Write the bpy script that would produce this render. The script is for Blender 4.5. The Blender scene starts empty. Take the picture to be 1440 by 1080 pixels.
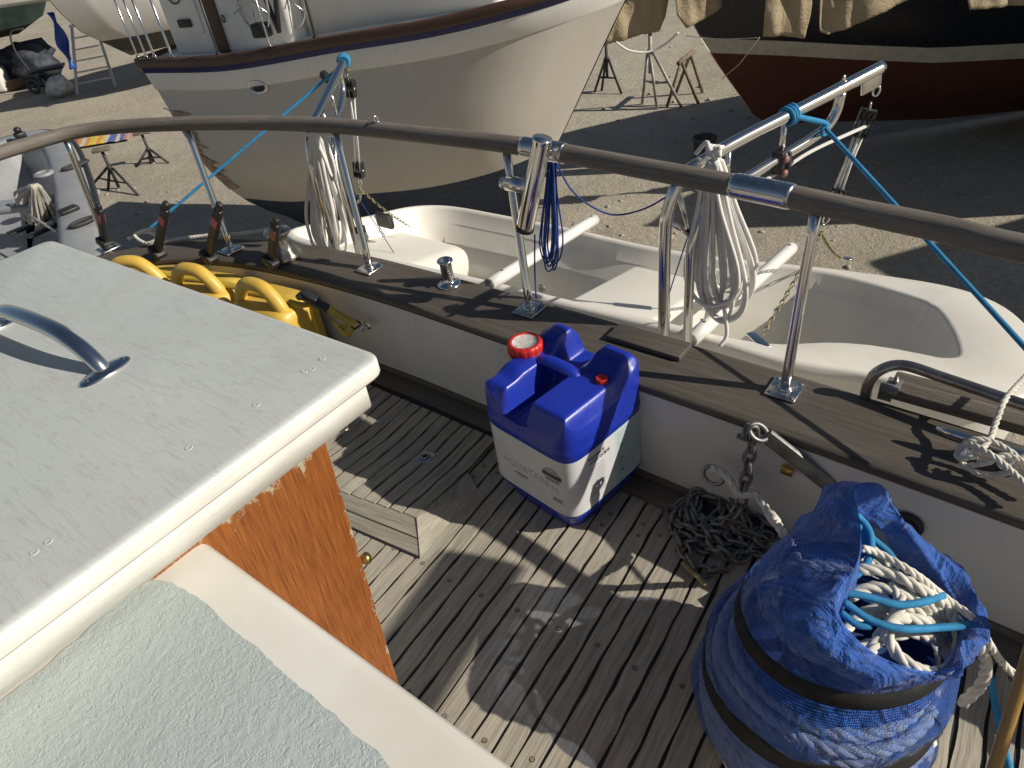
import bpy, bmesh, math, random
import numpy as np
from mathutils import Vector, Matrix
R = math.radians
rnd = random.Random(7)

# ------------------------------------------------------------------ camera, sky, sun, exposure
sc = bpy.context.scene
CAM_H = 1.5
DN = np.array([200., 1310., 1000.]); DN /= np.linalg.norm(DN)      # straight down, in camera axes (x right, y down, z forward)
UPc = -DN
FWc = np.array([0, 0, 1.]) - UPc * UPc[2]; FWc /= np.linalg.norm(FWc)
RTc = np.cross(FWc, UPc)
if RTc[0] < 0: RTc = -RTc
MW = np.stack([RTc, FWc, UPc])                                      # camera axes -> world
cam = bpy.data.cameras.new('camera'); camo = bpy.data.objects.new('camera', cam)
sc.collection.objects.link(camo); sc.camera = camo
xa, ya, za = MW @ np.array([1., 0, 0]), MW @ np.array([0, -1., 0]), MW @ np.array([0, 0, -1.])
camo.matrix_world = Matrix(((xa[0], ya[0], za[0], 0), (xa[1], ya[1], za[1], 0), (xa[2], ya[2], za[2], CAM_H), (0, 0, 0, 1)))
cam.sensor_width = 36; cam.lens = 36 * 1000 / 1440; cam.clip_start = .02; cam.clip_end = 500

SUN_AZ, SUN_EL = R(-20), R(33)                                      # azimuth from +x
sd = Vector((math.cos(SUN_AZ) * math.cos(SUN_EL), math.sin(SUN_AZ) * math.cos(SUN_EL), math.sin(SUN_EL)))
w = bpy.data.worlds.new('World'); sc.world = w; w.use_nodes = True
nt = w.node_tree; sky = nt.nodes.new('ShaderNodeTexSky'); sky.sky_type = 'NISHITA'; sky.sun_disc = False
sky.sun_elevation = SUN_EL; sky.sun_rotation = R(90) - SUN_AZ
nt.links.new(sky.outputs[0], nt.nodes['Background'].inputs[0]); nt.nodes['Background'].inputs[1].default_value = .05
sl = bpy.data.lights.new('sun', 'SUN'); sl.energy = 5; sl.angle = R(.5); sl.color = (1, .93, .81)
so = bpy.data.objects.new('sun', sl); sc.collection.objects.link(so); so.rotation_euler = (-sd).to_track_quat('-Z', 'Y').to_euler()
sc.view_settings.view_transform = 'Standard'; sc.view_settings.look = 'None'
sc.view_settings.exposure = 0.0; sc.view_settings.gamma = 1

# ------------------------------------------------------------------ positions
C0 = np.array([0, 0, CAM_H])
def ray(px, py): return MW @ np.array([(px - 720) / 1000, (py - 540) / 1000, 1.])
def G(px, py, z=0):                                                 # point of the level plane at height z
    r = ray(px, py); return C0 + r * ((z - CAM_H) / r[2])
def GN(px, py, n, d):
    r = ray(px, py); n = np.array(n, float); return C0 + r * ((d - C0 @ n) / (r @ n))
def GY(px, py, y): return GN(px, py, (0, 1, 0), y)
A0 = R(47.5)
U = np.array([math.cos(A0), math.sin(A0), 0]); V = np.array([math.sin(A0), -math.cos(A0), 0]); Z = np.array([0, 0, 1.])
def W(u, v, z): return U * u + V * v + Z * z
def GU(px, py, u): return GN(px, py, U, u)
def GV(px, py, v): return GN(px, py, V, v)

# ------------------------------------------------------------------ object helpers
def tag(o, label=None, cat=None, group=None, kind=None):
    if label: o['label'] = label
    if cat: o['category'] = cat
    if group: o['group'] = group
    if kind: o['kind'] = kind
    return o
ORG = {}
def thing(name, label, cat, loc, group=None):
    o = bpy.data.objects.new(name, None); sc.collection.objects.link(o); o.location = tuple(loc); o.empty_display_size = .1
    ORG[o.name] = np.array(loc, float); return tag(o, label, cat, group)
def mesh(name, vs, fs, m, parent=None, smooth=True, loc=None, uvs=None, mats=None, fm=None):
    vs = np.array(vs, float).reshape(-1, 3)
    if parent is not None: org = ORG[parent.name]
    else: org = np.array(loc, float) if loc is not None else np.zeros(3)
    me = bpy.data.meshes.new(name); me.from_pydata((vs - org).tolist(), [], fs)
    for q in ([m] if mats is None else mats): me.materials.append(q)
    if fm is not None: me.polygons.foreach_set('material_index', fm)
    if smooth: me.polygons.foreach_set('use_smooth', [True] * len(me.polygons))
    if uvs is not None:
        l = me.uv_layers.new(name='UVMap'); li = np.zeros(len(me.loops), int); me.loops.foreach_get('vertex_index', li)
        l.data.foreach_set('uv', np.array(uvs, float)[li].ravel())
    bm = bmesh.new(); bm.from_mesh(me); bmesh.ops.recalc_face_normals(bm, faces=bm.faces); bm.to_mesh(me); bm.free()
    o = bpy.data.objects.new(name, me); sc.collection.objects.link(o)
    if parent is not None: o.parent = parent
    elif loc is not None: o.location = tuple(org)
    ORG[o.name] = org; return o
class MB:
    def __init__(s): s.v = []; s.f = []; s.u = []; s.mi = []
    def add(s, vs, fs, uv=None, mi=0):
        n = len(s.v); vs = [tuple(p) for p in vs]; s.v += vs; s.f += [tuple(i + n for i in f) for f in fs]
        s.u += [tuple(q) for q in uv] if uv is not None else [(p[0] * 1., p[1] + p[2]) for p in vs]; s.mi += [mi] * len(fs); return s
    def build(s, name, m, parent=None, smooth=True, loc=None, mats=None):
        return mesh(name, s.v, s.f, m, parent, smooth, loc, s.u, mats, s.mi if mats else None)
def grid(P, cu=False, cv=False):
    P = np.array(P); n, k = P.shape[:2]; f = []
    for i in range(n if cu else n - 1):
        for j in range(k if cv else k - 1):
            a, b = (i + 1) % n, (j + 1) % k; f.append((i * k + j, i * k + b, a * k + b, a * k + j))
    return P.reshape(-1, 3), f
def smooth_path(pts, step, closed=False):
    P = np.array(pts, float)
    if closed: Q = np.vstack([P[-1], P, P[0], P[1]])
    else: Q = np.vstack([2 * P[0] - P[1], P, 2 * P[-1] - P[-2]])
    out = []
    for i in range(1, len(Q) - 2):
        p0, p1, p2, p3 = Q[i - 1:i + 3]; n = max(2, int(np.linalg.norm(p2 - p1) / step) + 1)
        for t in np.linspace(0, 1, n, endpoint=False):
            out.append(.5 * (2 * p1 + (p2 - p0) * t + (2 * p0 - 5 * p1 + 4 * p2 - p3) * t * t + (3 * p1 - p0 - 3 * p2 + p3) * t ** 3))
    if not closed: out.append(P[-1])
    return np.array(out)
def frames(P, closed=False):
    T = np.gradient(P, axis=0)
    if closed: T = np.roll(P, -1, 0) - np.roll(P, 1, 0)
    T /= np.linalg.norm(T, axis=1)[:, None] + 1e-12
    a = np.array([0, 0, 1.]) if abs(T[0][2]) < .9 else np.array([1., 0, 0])
    n = a - T[0] * (a @ T[0]); n /= np.linalg.norm(n); N = [n]
    for i in range(1, len(P)):
        n = N[-1] - T[i] * (N[-1] @ T[i]); n /= np.linalg.norm(n) + 1e-12; N.append(n)
    N = np.array(N); return T, N, np.cross(T, N)
def tube(b, P, r, seg=10, closed=False, cap=True, mi=0, flat=1.):
    P = np.array(P, float); T, N, B = frames(P, closed); n = len(P)
    rr = np.full(n, r) if np.isscalar(r) else np.array(r, float)
    th = np.linspace(0, 2 * np.pi, seg, endpoint=False)
    V3 = P[:, None] + rr[:, None, None] * (np.cos(th)[None, :, None] * N[:, None] + flat * np.sin(th)[None, :, None] * B[:, None])
    vs, fs = grid(V3, closed, True)
    L = np.concatenate([[0], np.cumsum(np.linalg.norm(np.diff(P, axis=0), axis=1))])
    uv = [(L[i], th[j] / 6.283 * 6.283 * rr[i]) for i in range(n) for j in range(seg)]
    if cap and not closed: fs += [tuple(range(seg))[::-1], tuple((n - 1) * seg + j for j in range(seg))]
    b.add(vs, fs, uv, mi); return b
def twist(b, P, r, closed=False, pitch=6., sides=6, mi=0):          # three-strand laid rope
    step = r * 1.1; P = np.array(P, float)
    L = np.concatenate([[0], np.cumsum(np.linalg.norm(np.diff(P, axis=0), axis=1))]); n = max(4, int(L[-1] / step))
    s = np.linspace(0, L[-1], n); Q = np.stack([np.interp(s, L, P[:, k]) for k in range(3)], 1)
    T, N, B = frames(Q)
    for k in range(3):
        ph = s / (pitch * r) * 2 * np.pi + k * 2.094
        C = Q + .5 * r * (np.cos(ph)[:, None] * N + np.sin(ph)[:, None] * B); tube(b, C, r * .56, sides, mi=mi)
    return b
def box(b, c, sx, sy, sz, ax=(1, 0, 0), ay=(0, 1, 0), az=None, bev=0., mi=0, seg=2):
    ax = np.array(ax, float); ay = np.array(ay, float); az = np.cross(ax, ay) if az is None else np.array(az, float)
    bm = bmesh.new(); bmesh.ops.create_cube(bm, size=1)
    for v in bm.verts: v.co = Vector((v.co.x * sx, v.co.y * sy, v.co.z * sz))
    if bev > 0: bmesh.ops.bevel(bm, geom=list(bm.edges), offset=bev, segments=seg, affect='EDGES', profile=.5)
    bm.verts.index_update()
    vs = [np.array(c) + ax * v.co.x + ay * v.co.y + az * v.co.z for v in bm.verts]
    uv = [(v.co.x, v.co.y + v.co.z) if sx >= sy else (v.co.y, v.co.x + v.co.z) for v in bm.verts]
    b.add(vs, [tuple(v.index for v in f.verts) for f in bm.faces], uv, mi); bm.free(); return b
def lathe(b, c, prof, seg=24, ax=None, mi=0):                       # prof: (r, h) pairs along axis ax
    az = np.array(ax if ax is not None else (0, 0, 1.), float); az /= np.linalg.norm(az)
    a = np.array([1., 0, 0]) if abs(az[0]) < .8 else np.array([0, 1., 0]); a -= az * (a @ az); a /= np.linalg.norm(a); bb = np.cross(az, a)
    th = np.linspace(0, 2 * np.pi, seg, endpoint=False)
    P = [[np.array(c) + az * h + r * (math.cos(t) * a + math.sin(t) * bb) for t in th] for r, h in prof]
    vs, fs = grid(P, False, True); n = len(prof)
    fs += [tuple(range(seg))[::-1], tuple((n - 1) * seg + j for j in range(seg))]
    b.add(vs, fs, None, mi); return b
def ring(b, c, R0, r, n, seg=28, k=8, mi=0, sq=1., dirn=None):      # torus round normal n, stretched along dirn
    n = np.array(n, float); n /= np.linalg.norm(n)
    a = np.array(dirn, float) if dirn is not None else (np.array([1., 0, 0]) if abs(n[0]) < .8 else np.array([0, 1., 0]))
    a = a - n * (a @ n); a /= np.linalg.norm(a); bb = np.cross(n, a)
    P = [np.array(c) + R0 * (sq * math.cos(t) * a + math.sin(t) * bb) for t in np.linspace(0, 2 * np.pi, seg, endpoint=False)]
    tube(b, P, r, k, closed=True, mi=mi); return b
def text(s, size, o, ax, ay, m, parent, name='lettering', align='LEFT', bold=0.):
    cu = bpy.data.curves.new(name, 'FONT'); cu.body = s; cu.size = size; cu.align_x = align; cu.offset = bold; cu.resolution_u = 2
    t = bpy.data.objects.new(name, cu); me = bpy.data.meshes.new_from_object(t)
    vs = [np.array(o) + np.array(ax) * v.co.x + np.array(ay) * v.co.y for v in me.vertices]; fs = [tuple(p.vertices) for p in me.polygons]
    bpy.data.objects.remove(t); bpy.data.curves.remove(cu); bpy.data.meshes.remove(me)
    return vs, fs
def copy_tree(o, loc, label=None):
    def cp(q, p):
        c = q.copy(); sc.collection.objects.link(c)
        if p is not None: c.parent = p
        for ch in list(q.children): cp(ch, c)
        return c
    c = cp(o, None); c.location = tuple(loc)
    if label: c['label'] = label
    return c

# ------------------------------------------------------------------ materials
class MT:
    def __init__(s, name, rough=.5, metal=0.):
        s.m = bpy.data.materials.new(name); s.m.use_nodes = True; s.t = s.m.node_tree; s.b = s.t.nodes['Principled BSDF']
        s.b.inputs['Roughness'].default_value = rough; s.b.inputs['Metallic'].default_value = metal; s.c = {}
    def n(s, t, **k):
        q = s.t.nodes.new('ShaderNode' + t)
        for a, v in k.items(): setattr(q, a, v)
        return q
    def l(s, a, b): s.t.links.new(a, b)
    def co(s, kind='Object', sca=(1, 1, 1), rot=(0, 0, 0)):
        key = (kind, sca, rot)
        if key not in s.c:
            tc = s.n('TexCoord'); mp = s.n('Mapping'); mp.inputs['Scale'].default_value = sca; mp.inputs['Rotation'].default_value = rot
            s.l(tc.outputs[kind], mp.inputs[0]); s.c[key] = mp.outputs[0]
        return s.c[key]
    def noise(s, scale, detail=5, rough=.6, co=None, dist=0.):
        q = s.n('TexNoise'); q.inputs['Scale'].default_value = scale; q.inputs['Detail'].default_value = detail
        q.inputs['Roughness'].default_value = rough; q.inputs['Distortion'].default_value = dist; s.l(co or s.co(), q.inputs[0]); return q.outputs[0]
    def ramp(s, fac, stops, const=False):
        q = s.n('ValToRGB'); e = q.color_ramp.elements
        if const: q.color_ramp.interpolation = 'CONSTANT'
        while len(e) < len(stops): e.new(.5)
        for i, (p, c) in enumerate(stops):
            e[i].position = p; e[i].color = (c[0], c[1], c[2], 1) if not np.isscalar(c) else (c, c, c, 1)
        s.l(fac, q.inputs[0]); return q.outputs[0]
    def mix(s, fac, a, b, mode='MIX'):
        q = s.n('Mix', data_type='RGBA', blend_type=mode)
        for i, v in ((0, fac), (6, a), (7, b)):
            if hasattr(v, 'links'): s.l(v, q.inputs[i])
            elif i == 0: q.inputs[0].default_value = v
            else: q.inputs[i].default_value = (v[0], v[1], v[2], 1)
        return q.outputs[2]
    def math(s, op, a, b=0.):
        q = s.n('Math', operation=op)
        for i, v in ((0, a), (1, b)):
            if hasattr(v, 'links'): s.l(v, q.inputs[i])
            else: q.inputs[i].default_value = v
        return q.outputs[0]
    def base(s, v):
        if hasattr(v, 'links'): s.l(v, s.b.inputs['Base Color'])
        else: s.b.inputs['Base Color'].default_value = (*v, 1)
        return s
    def rough(s, v): s.l(v, s.b.inputs['Roughness']); return s
    def bump(s, h, strength=.3, dist=.002):
        q = s.n('Bump'); q.inputs['Strength'].default_value = strength; q.inputs['Distance'].default_value = dist
        s.l(h, q.inputs['Height'])
        if s.b.inputs['Normal'].is_linked: s.l(s.b.inputs['Normal'].links[0].from_socket, q.inputs['Normal'])
        s.l(q.outputs[0], s.b.inputs['Normal']); return s
def simple(name, c, rough=.5, metal=0., var=.15, scale=12, bump=.15, bdist=.001, bscale=60, dirt=None, dirt_t=.62):
    k = MT(name, rough, metal); d = [x * (1 - var) for x in c]; e = [min(1, x * (1 + var)) for x in c]
    col = k.ramp(k.noise(scale), [(.3, d), (.7, e)])
    if dirt is not None: col = k.mix(k.ramp(k.noise(scale * .6, 8, .75), [(dirt_t - .05, 0), (dirt_t + .12, .8)]), col, dirt)
    k.base(col)
    if bump: k.bump(k.noise(bscale, 4), bump, bdist)
    rr = k.ramp(k.noise(scale * 2.2), [(.3, max(.02, rough * .75)), (.75, min(1, rough * 1.3))]); k.rough(rr)
    return k.m
def wood(name, a, b, c, rough=.75, coord='UV', sca=(3, 90, 1), fine=(8, 320, 1), bump=.5, bdist=.0015, patch=None):
    k = MT(name, rough); co = k.co(coord, sca); f = k.noise(1, 6, .65, co, .4); g = k.noise(1, 5, .7, k.co(coord, fine))
    big = k.noise(2.5, 4, .6, k.co(coord, (1, 4, 1)))
    col = k.ramp(f, [(.28, a), (.5, b), (.75, c)]); col = k.mix(.5, col, k.ramp(g, [(.3, a), (.62, c)]))
    col = k.mix(.65, col, k.ramp(big, [(.3, .55), (.7, 1.)]), 'MULTIPLY')
    if patch is not None: col = k.mix(k.ramp(k.noise(7, 8, .75, k.co(coord, (2, 5, 1))), [(.62, 0), (.66, 1)]), col, patch)
    k.base(col); k.bump(g, bump, bdist); k.bump(f, bump * .6, bdist * 1.5); return k.m
M = {}
M['teak'] = wood('weathered_teak', (.17, .15, .12), (.385, .345, .275), (.57, .525, .435), .85, bump=.8, bdist=.002)
M['teak_dark'] = wood('dark_weathered_teak', (.042, .035, .029), (.082, .069, .056), (.15, .13, .108), .6, bump=.8)
M['teak_rail'] = wood('grey_teak_rail', (.09, .075, .062), (.17, .145, .12), (.27, .24, .205), .65, sca=(4, 60, 1), fine=(14, 260, 1), bump=.6)
M['caulk'] = simple('black_caulk', (.018, .018, .02), .7, bump=.3)
M['chrome'] = MT('stainless', .13, 1).base((.74, .73, .70)).m
k = MT('stainless_brushed', .2, 1); k.base(k.ramp(k.noise(30), [(.3, (.5, .49, .47)), (.7, (.72, .71, .69))])); k.rough(k.ramp(k.noise(55, 6), [(.3, .1), (.75, .34)])); M['steel'] = k.m
M['galv'] = simple('galvanised', (.24, .24, .23), .5, .75, .3, 25, .5, .001, 90)
M['rusty_tube'] = simple('stained_steel_tube', (.30, .28, .255), .3, .9, .3, 20, .2, dirt=(.12, .06, .03), dirt_t=.62)
M['white'] = simple('white_paint', (.70, .69, .66), .38, 0, .05, 5, .06, dirt=(.45, .42, .36), dirt_t=.66)
M['black'] = simple('black_plastic', (.018, .018, .02), .45)
M['alu0'] = simple('anodised_spar', (.5, .5, .49), .4, .5)
def ropemat(name, a, b, braid=True, s=220.):
    k = MT(name, .85); wv = k.n('TexWave'); wv.inputs['Scale'].default_value = 1; wv.inputs['Distortion'].default_value = .8
    k.l(k.co('UV', (s, s * .8, 1), (0, 0, .7)), wv.inputs[0])
    col = k.ramp(k.noise(35, 6), [(.3, a), (.7, b)])
    if braid: col = k.mix(k.ramp(wv.outputs[1], [(.0, .22), (.4, 0)]), col, [x * .4 for x in a]); k.bump(wv.outputs[1], .6, .001)
    k.bump(k.noise(700, 3), .5, .0006); k.base(col); return k.m
M['rope_white'] = ropemat('white_braid', (.82, .80, .76), (.90, .885, .85))
M['rope_laid'] = ropemat('white_laid_rope', (.52, .49, .42), (.76, .73, .65), False)
M['rope_grey'] = ropemat('greyed_laid_rope', (.30, .28, .24), (.50, .47, .41), False)
M['rope_blue'] = ropemat('turquoise_braid', (.02, .20, .42), (.04, .31, .58), s=160.)
M['rope_navy'] = ropemat('royal_blue_cord', (.012, .04, .22), (.02, .09, .36))

# ------------------------------------------------------------------ the boat we stand on
boat = thing('sailing_yacht', 'old white sailing yacht we stand on, teak deck, grey teak rail, hatch and stern davits', 'boat', W(.6, -.8, 0))
A1 = R(52); D = np.array([math.cos(A1), math.sin(A1), 0]); E = np.array([math.sin(A1), -math.cos(A1), 0])
UVm = np.stack([U, V])
INN = [(1.20, 1.6), (1.225, .9), (1.235, .3), (1.25, -.1), (1.268, -.6), (1.275, -1.2), (1.28, -1.7), (1.258, -2.1), (1.205, -2.45), (1.09, -2.75), (.87, -2.98), (.48, -3.14), (-.5, -3.24)]
OUT = [(1.43, 1.6), (1.45, .9), (1.46, .3), (1.475, -.1), (1.49, -.6), (1.495, -1.2), (1.49, -1.75), (1.46, -2.15), (1.37, -2.55), (1.21, -2.86), (.96, -3.09), (.5, -3.27), (-.5, -3.39)]
def uvp(pts, z, step=.05): return smooth_path([W(a, b, z) for a, b in pts], step)
def samepath(pts, z, n=90):
    P = smooth_path([W(a, b, z) for a, b in pts], .02); L = np.concatenate([[0], np.cumsum(np.linalg.norm(np.diff(P, axis=0), axis=1))])
    q = np.linspace(0, L[-1], n); return np.stack([np.interp(q, L, P[:, i]) for i in range(3)], 1)
inn, out = samepath(INN, 0), samepath(OUT, 0)
def loft(rows, uvs=None):
    P = np.array(rows); vs, fs = grid(P)
    L = np.concatenate([[0], np.cumsum(np.linalg.norm(np.diff(P[0], axis=0), axis=1))])
    S = np.concatenate([[0], np.cumsum([np.linalg.norm(P[i + 1] - P[i], axis=1).mean() for i in range(len(P) - 1)])])
    return vs, fs, [(L[j], S[i]) for i in range(P.shape[0]) for j in range(P.shape[1])]
# deck planks, running fore and aft
b = MB(); pitch = .0525
def board(b, e0, e1, s0, s1f, zf, th=.006, n=46, sd0=0):
    r = random.Random(sd0); off = r.uniform(0, 50); rows = [[], [], [], []]
    sL = np.linspace(s0, 1, n); ph = r.uniform(0, 9); ph2 = r.uniform(0, 9)
    a0, a1 = s0, s1f(e0); b1 = s1f(e1)
    for i, t in enumerate(np.linspace(0, 1, n)):
        x0 = a0 + (a1 - a0) * t; x1 = a0 + (b1 - a0) * t
        w0 = .0011 * (math.sin(x0 * 19 + ph) + math.sin(x0 * 47 + ph2) + r.uniform(-.8, .8)); w1 = .0011 * (math.sin(x1 * 23 + ph2) + math.sin(x1 * 53 + ph) + r.uniform(-.8, .8))
        p0 = D * x0 + E * (e0 + .0040 + w0); p1 = D * x1 + E * (e1 - .0040 + w1)
        z0, z1 = zf(p0), zf(p1)
        rows[0].append(p0 + Z * (z0 - th)); rows[1].append(p0 + Z * z0); rows[2].append(p1 + Z * z1); rows[3].append(p1 + Z * (z1 - th))
    P = np.array(rows); vs, fs = grid(P); k = P.shape[1]
    uv = [(off + i * .01 * 4 + j * (a1 - a0) / n, off * 3 + i * .02) for i in range(4) for j in range(k)]
    b.add(vs, fs, uv)
zero = lambda p: 0.
def end_u(uu): return lambda e: (uu - e * (E @ U)) / (D @ U)
for i in range(-30, 26):
    board(b, i * pitch, (i + 1) * pitch, -.6, end_u(1.24), zero, sd0=i + 100)
bd = b
b = MB(); b.add([W(-1, -3.1, -.0045), W(1.26, -3.1, -.0045), W(1.26, 2, -.0045), W(-1, 2, -.0045)], [(0, 1, 2, 3)]); b.build('deck_caulking', M['caulk'], boat)
# wooden plugs over the screws
M['plug'] = wood('plug', (.14, .115, .085), (.24, .20, .15), (.36, .31, .24), .8)
b = bd
def plug(b, p, r=.0062):
    th = np.linspace(0, 2 * np.pi, 12, endpoint=False)
    for rr, dz, mi in ((r, .0007, 1), (r * .78, .0013, 2)):
        b.add([np.array(p) + np.array([rr * math.cos(t), rr * math.sin(t), dz]) for t in th], [tuple(range(12))], [(rr * math.cos(t) + p[0], rr * math.sin(t)) for t in th], mi)
for i in range(-30, 26):
    for s0 in ((.46, 1.14, 1.19) if i % 2 else (.50, .80, 1.17)):
        if rnd.random() < .85: plug(b, D * (s0 + rnd.uniform(-.01, .01)) + E * ((i + .5) * pitch + rnd.uniform(-.006, .006)))
deck = b.build('deck', None, boat, smooth=False, mats=[M['teak'], M['caulk'], M['plug']])
# covering board along the bulwark
ibt = samepath([(a + .022, v_) for a, v_ in INN], 0); cb0 = samepath([(a - .055, v_) for a, v_ in INN], 0); b = MB()
b.add(*loft([cb0 + Z * -.01, cb0 + Z * .013, cb0 + Z * .017 + (ibt - cb0) * .05, ibt + Z * .018])); b.build('covering_board', M['teak_dark'], boat)
b = MB(); cb1 = ibt - (ibt - cb0) * .16; b.add(*loft([cb1 + Z * .015, cb1 + Z * .034, ibt + Z * .036])); b.build('margin_strip', M['teak_dark'], boat)
# bulwark, inside face and outside face
k = MT('bulwark_paint', .45); col = k.ramp(k.noise(4, 6), [(.3, (.56, .55, .53)), (.7, (.66, .655, .64))])
col = k.mix(k.ramp(k.noise(26, 8, .8), [(.70, 0), (.76, .6)]), col, (.30, .27, .22)); k.base(col); k.bump(k.noise(9, 3), .08, .004); k.bump(k.noise(220, 2), .08, .0005); M['bulwark'] = k.m
b = MB(); zl = [-.05, .02, .10, .2, .3, .338]
b.add(*loft([ibt + (inn - ibt) * max(0, z / .338) + Z * z for z in zl]))
b.add(*loft([out * 1 + (inn - out) * .14 + Z * .338] + [out + (inn - out) * q + Z * z for q, z in ((.14, .2), (.16, 0), (.2, -.3), (.35, -.7), (.9, -1.1), (1.8, -1.5))]))
b.build('bulwark', M['bulwark'], boat)
# teak cap rail with rounded edges
b = MB(); rows = []
for q, z in ((.03, .335), (0, .340), (-.012, .349), (0, .358), (.03, .3625), (.12, .3635), (.3, .364), (.5, .3645), (.7, .364), (.88, .3635), (.97, .3625), (1, .358), (1.012, .349), (1., .340), (.97, .335)):
    rows.append(inn + (out - inn) * q + Z * z)
b.add(*loft(rows)); cap = b.build('cap_rail', M['teak_dark'], boat)
# thin chafing block on the cap
b = MB(); c = (G(862, 462, .372) + G(965, 500, .372)) / 2; box(b, c, .075, .225, .016, U, V, bev=.003)
b.build('cap_block', M['teak_dark'], cap)
# handrail
CZ = .3645; RZ = .82
rp = [G(x, y, RZ) for x, y in ((-150, 268), (-60, 236), (0, 215), (60, 197), (110, 185), (170, 178), (260, 174), (370, 173), (470, 177), (600, 190), (735, 206), (900, 236), (1075, 269), (1200, 296), (1330, 323), (1440, 350))]
rp += [W(1.385, .35, RZ), W(1.33, .8, RZ), W(1.22, 1.3, RZ)]
rail = smooth_path(rp, .03); b = MB(); tube(b, rail, .0255, 16)
rl = b.build('hand_rail', M['teak_rail'], boat)
def railpt(px):
    best = min(rail, key=lambda p: abs(proj(p)[0] - px)); return best
def proj(p):
    c = MW.T @ (np.array(p) - C0); return (720 + 1000 * c[0] / c[2], 540 + 1000 * c[1] / c[2])
for xa_, xb_ in ((737, 797), (1037, 1118)):
    i0 = int(np.argmin([abs(proj(p)[0] - xa_) for p in rail])); i1 = int(np.argmin([abs(proj(p)[0] - xb_) for p in rail])); b = MB()
    seg = smooth_path(rail[i0:i1 + 1], .01); n = len(seg); tube(b, seg, [.0268 + (.0018 if 0 < i < n - 1 else 0) for i in range(n)], 20)
    b.build('rail_sleeve', M['steel'], rl)
b = MB(); p = railpt(528); ring(b, p + Z * .036, .008, .0025, V); lathe(b, p + Z * .025, [(.010, 0), (.010, .004), (.004, .005)], 12); b.build('rail_eye', M['chrome'], rl)
p = railpt(122); T_ = railpt(200) - railpt(40); b = MB()
# stanchions with square foot plates
def stanchion(bx, by, rx, r=.0125):
    p0 = G(bx, by, CZ + .006) if by else W(bx, rx, CZ + .006); p1 = railpt(rx) if by else min(rail, key=lambda q: np.linalg.norm(q[:2] - p0[:2]))
    b = MB(); tube(b, np.linspace(p0, p1 - Z * .01, 8), r, 16); s_ = b.build('stanchion', M['chrome'], boat)
    b = MB(); box(b, p0 + Z * -.002, .082, .074, .006, U, V, bev=.002); lathe(b, p0, [(r + .007, 0), (r + .004, .006), (r, .010)], 16)
    for i in (-1, 1):
        for j in (-1, 1): lathe(b, p0 + U * .031 * i + V * .028 * j + Z * .0005, [(.0055, 0), (.005, .0015), (.002, .002)], 10, mi=1)
    b.build('base_plate', None, s_, mats=[M['steel'], M['galv']])
    return s_
for a in ((152, 348, 88), (325, 350, 262), (520, 376, 472), (745, 434, 716), (1104, 546, 1153)): stanchion(*a)
stanchion(1.36, 0, .62); stanchion(1.30, 0, 1.2)
b = MB(); p = G(520, 376, CZ); q = railpt(472); m_ = p + (q - p) * .28; d_ = (q - p) / np.linalg.norm(q - p)
tube(b, [m_ - d_ * .012, m_ + d_ * .012], .019, 12); b.build('stanchion_collar', M['black'], boat)

# winch, bollard, cleat
p = G(402, 362, CZ); b = MB()
lathe(b, p, [(.062, 0), (.064, .012), (.058, .022), (.046, .034), (.036, .05), (.032, .075), (.034, .092), (.048, .100), (.050, .106), (.048, .112), (.03, .114), (.012, .115)], 28)
k = MT('weathered_bronze_chrome', .28, .9); k.base(k.ramp(k.noise(28, 6), [(.35, (.30, .26, .20)), (.6, (.58, .55, .49))])); k.rough(k.ramp(k.noise(40), [(.3, .15), (.7, .45)])); M['winch'] = k.m
wn = b.build('winch', M['winch'], boat); b = MB(); lathe(b, p + Z * .1155, [(.011, 0), (.011, .003), (.006, .003)], 8); b.build('handle_socket', M['caulk'], wn)
p = G(632, 400, CZ); b = MB()
lathe(b, p, [(.040, 0), (.040, .005), (.034, .008), (.026, .011), (.0205, .016), (.0195, .03), (.0195, .078), (.023, .083), (.0265, .086), (.0265, .090), (.024, .092), (.0165, .090), (.015, .07)], 28)
tube(b, [p + Z * .055 - V * .002, p + Z * .055 + (V - U * .6) * .028], .004, 10)
for i in range(4): a = i * 1.57 + .5; lathe(b, p + np.array([.032 * math.cos(a), .032 * math.sin(a), .007]), [(.005, 0), (.004, .002), (.001, .0022)], 8)
b.build('mooring_post', M['chrome'], boat)
p = G(1388, 648, CZ); b = MB()
for s in (-1, 1): lathe(b, p + V * .035 * s, [(.022, 0), (.019, .006), (.011, .014), (.010, .04)], 14)
tube(b, [p - V * .105 + Z * .046, p - V * .07 + Z * .043, p + Z * .042, p + V * .07 + Z * .043, p + V * .105 + Z * .046], [.005, .010, .0115, .010, .005], 12)
b.build('cleat', M['chrome'], boat)

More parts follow.
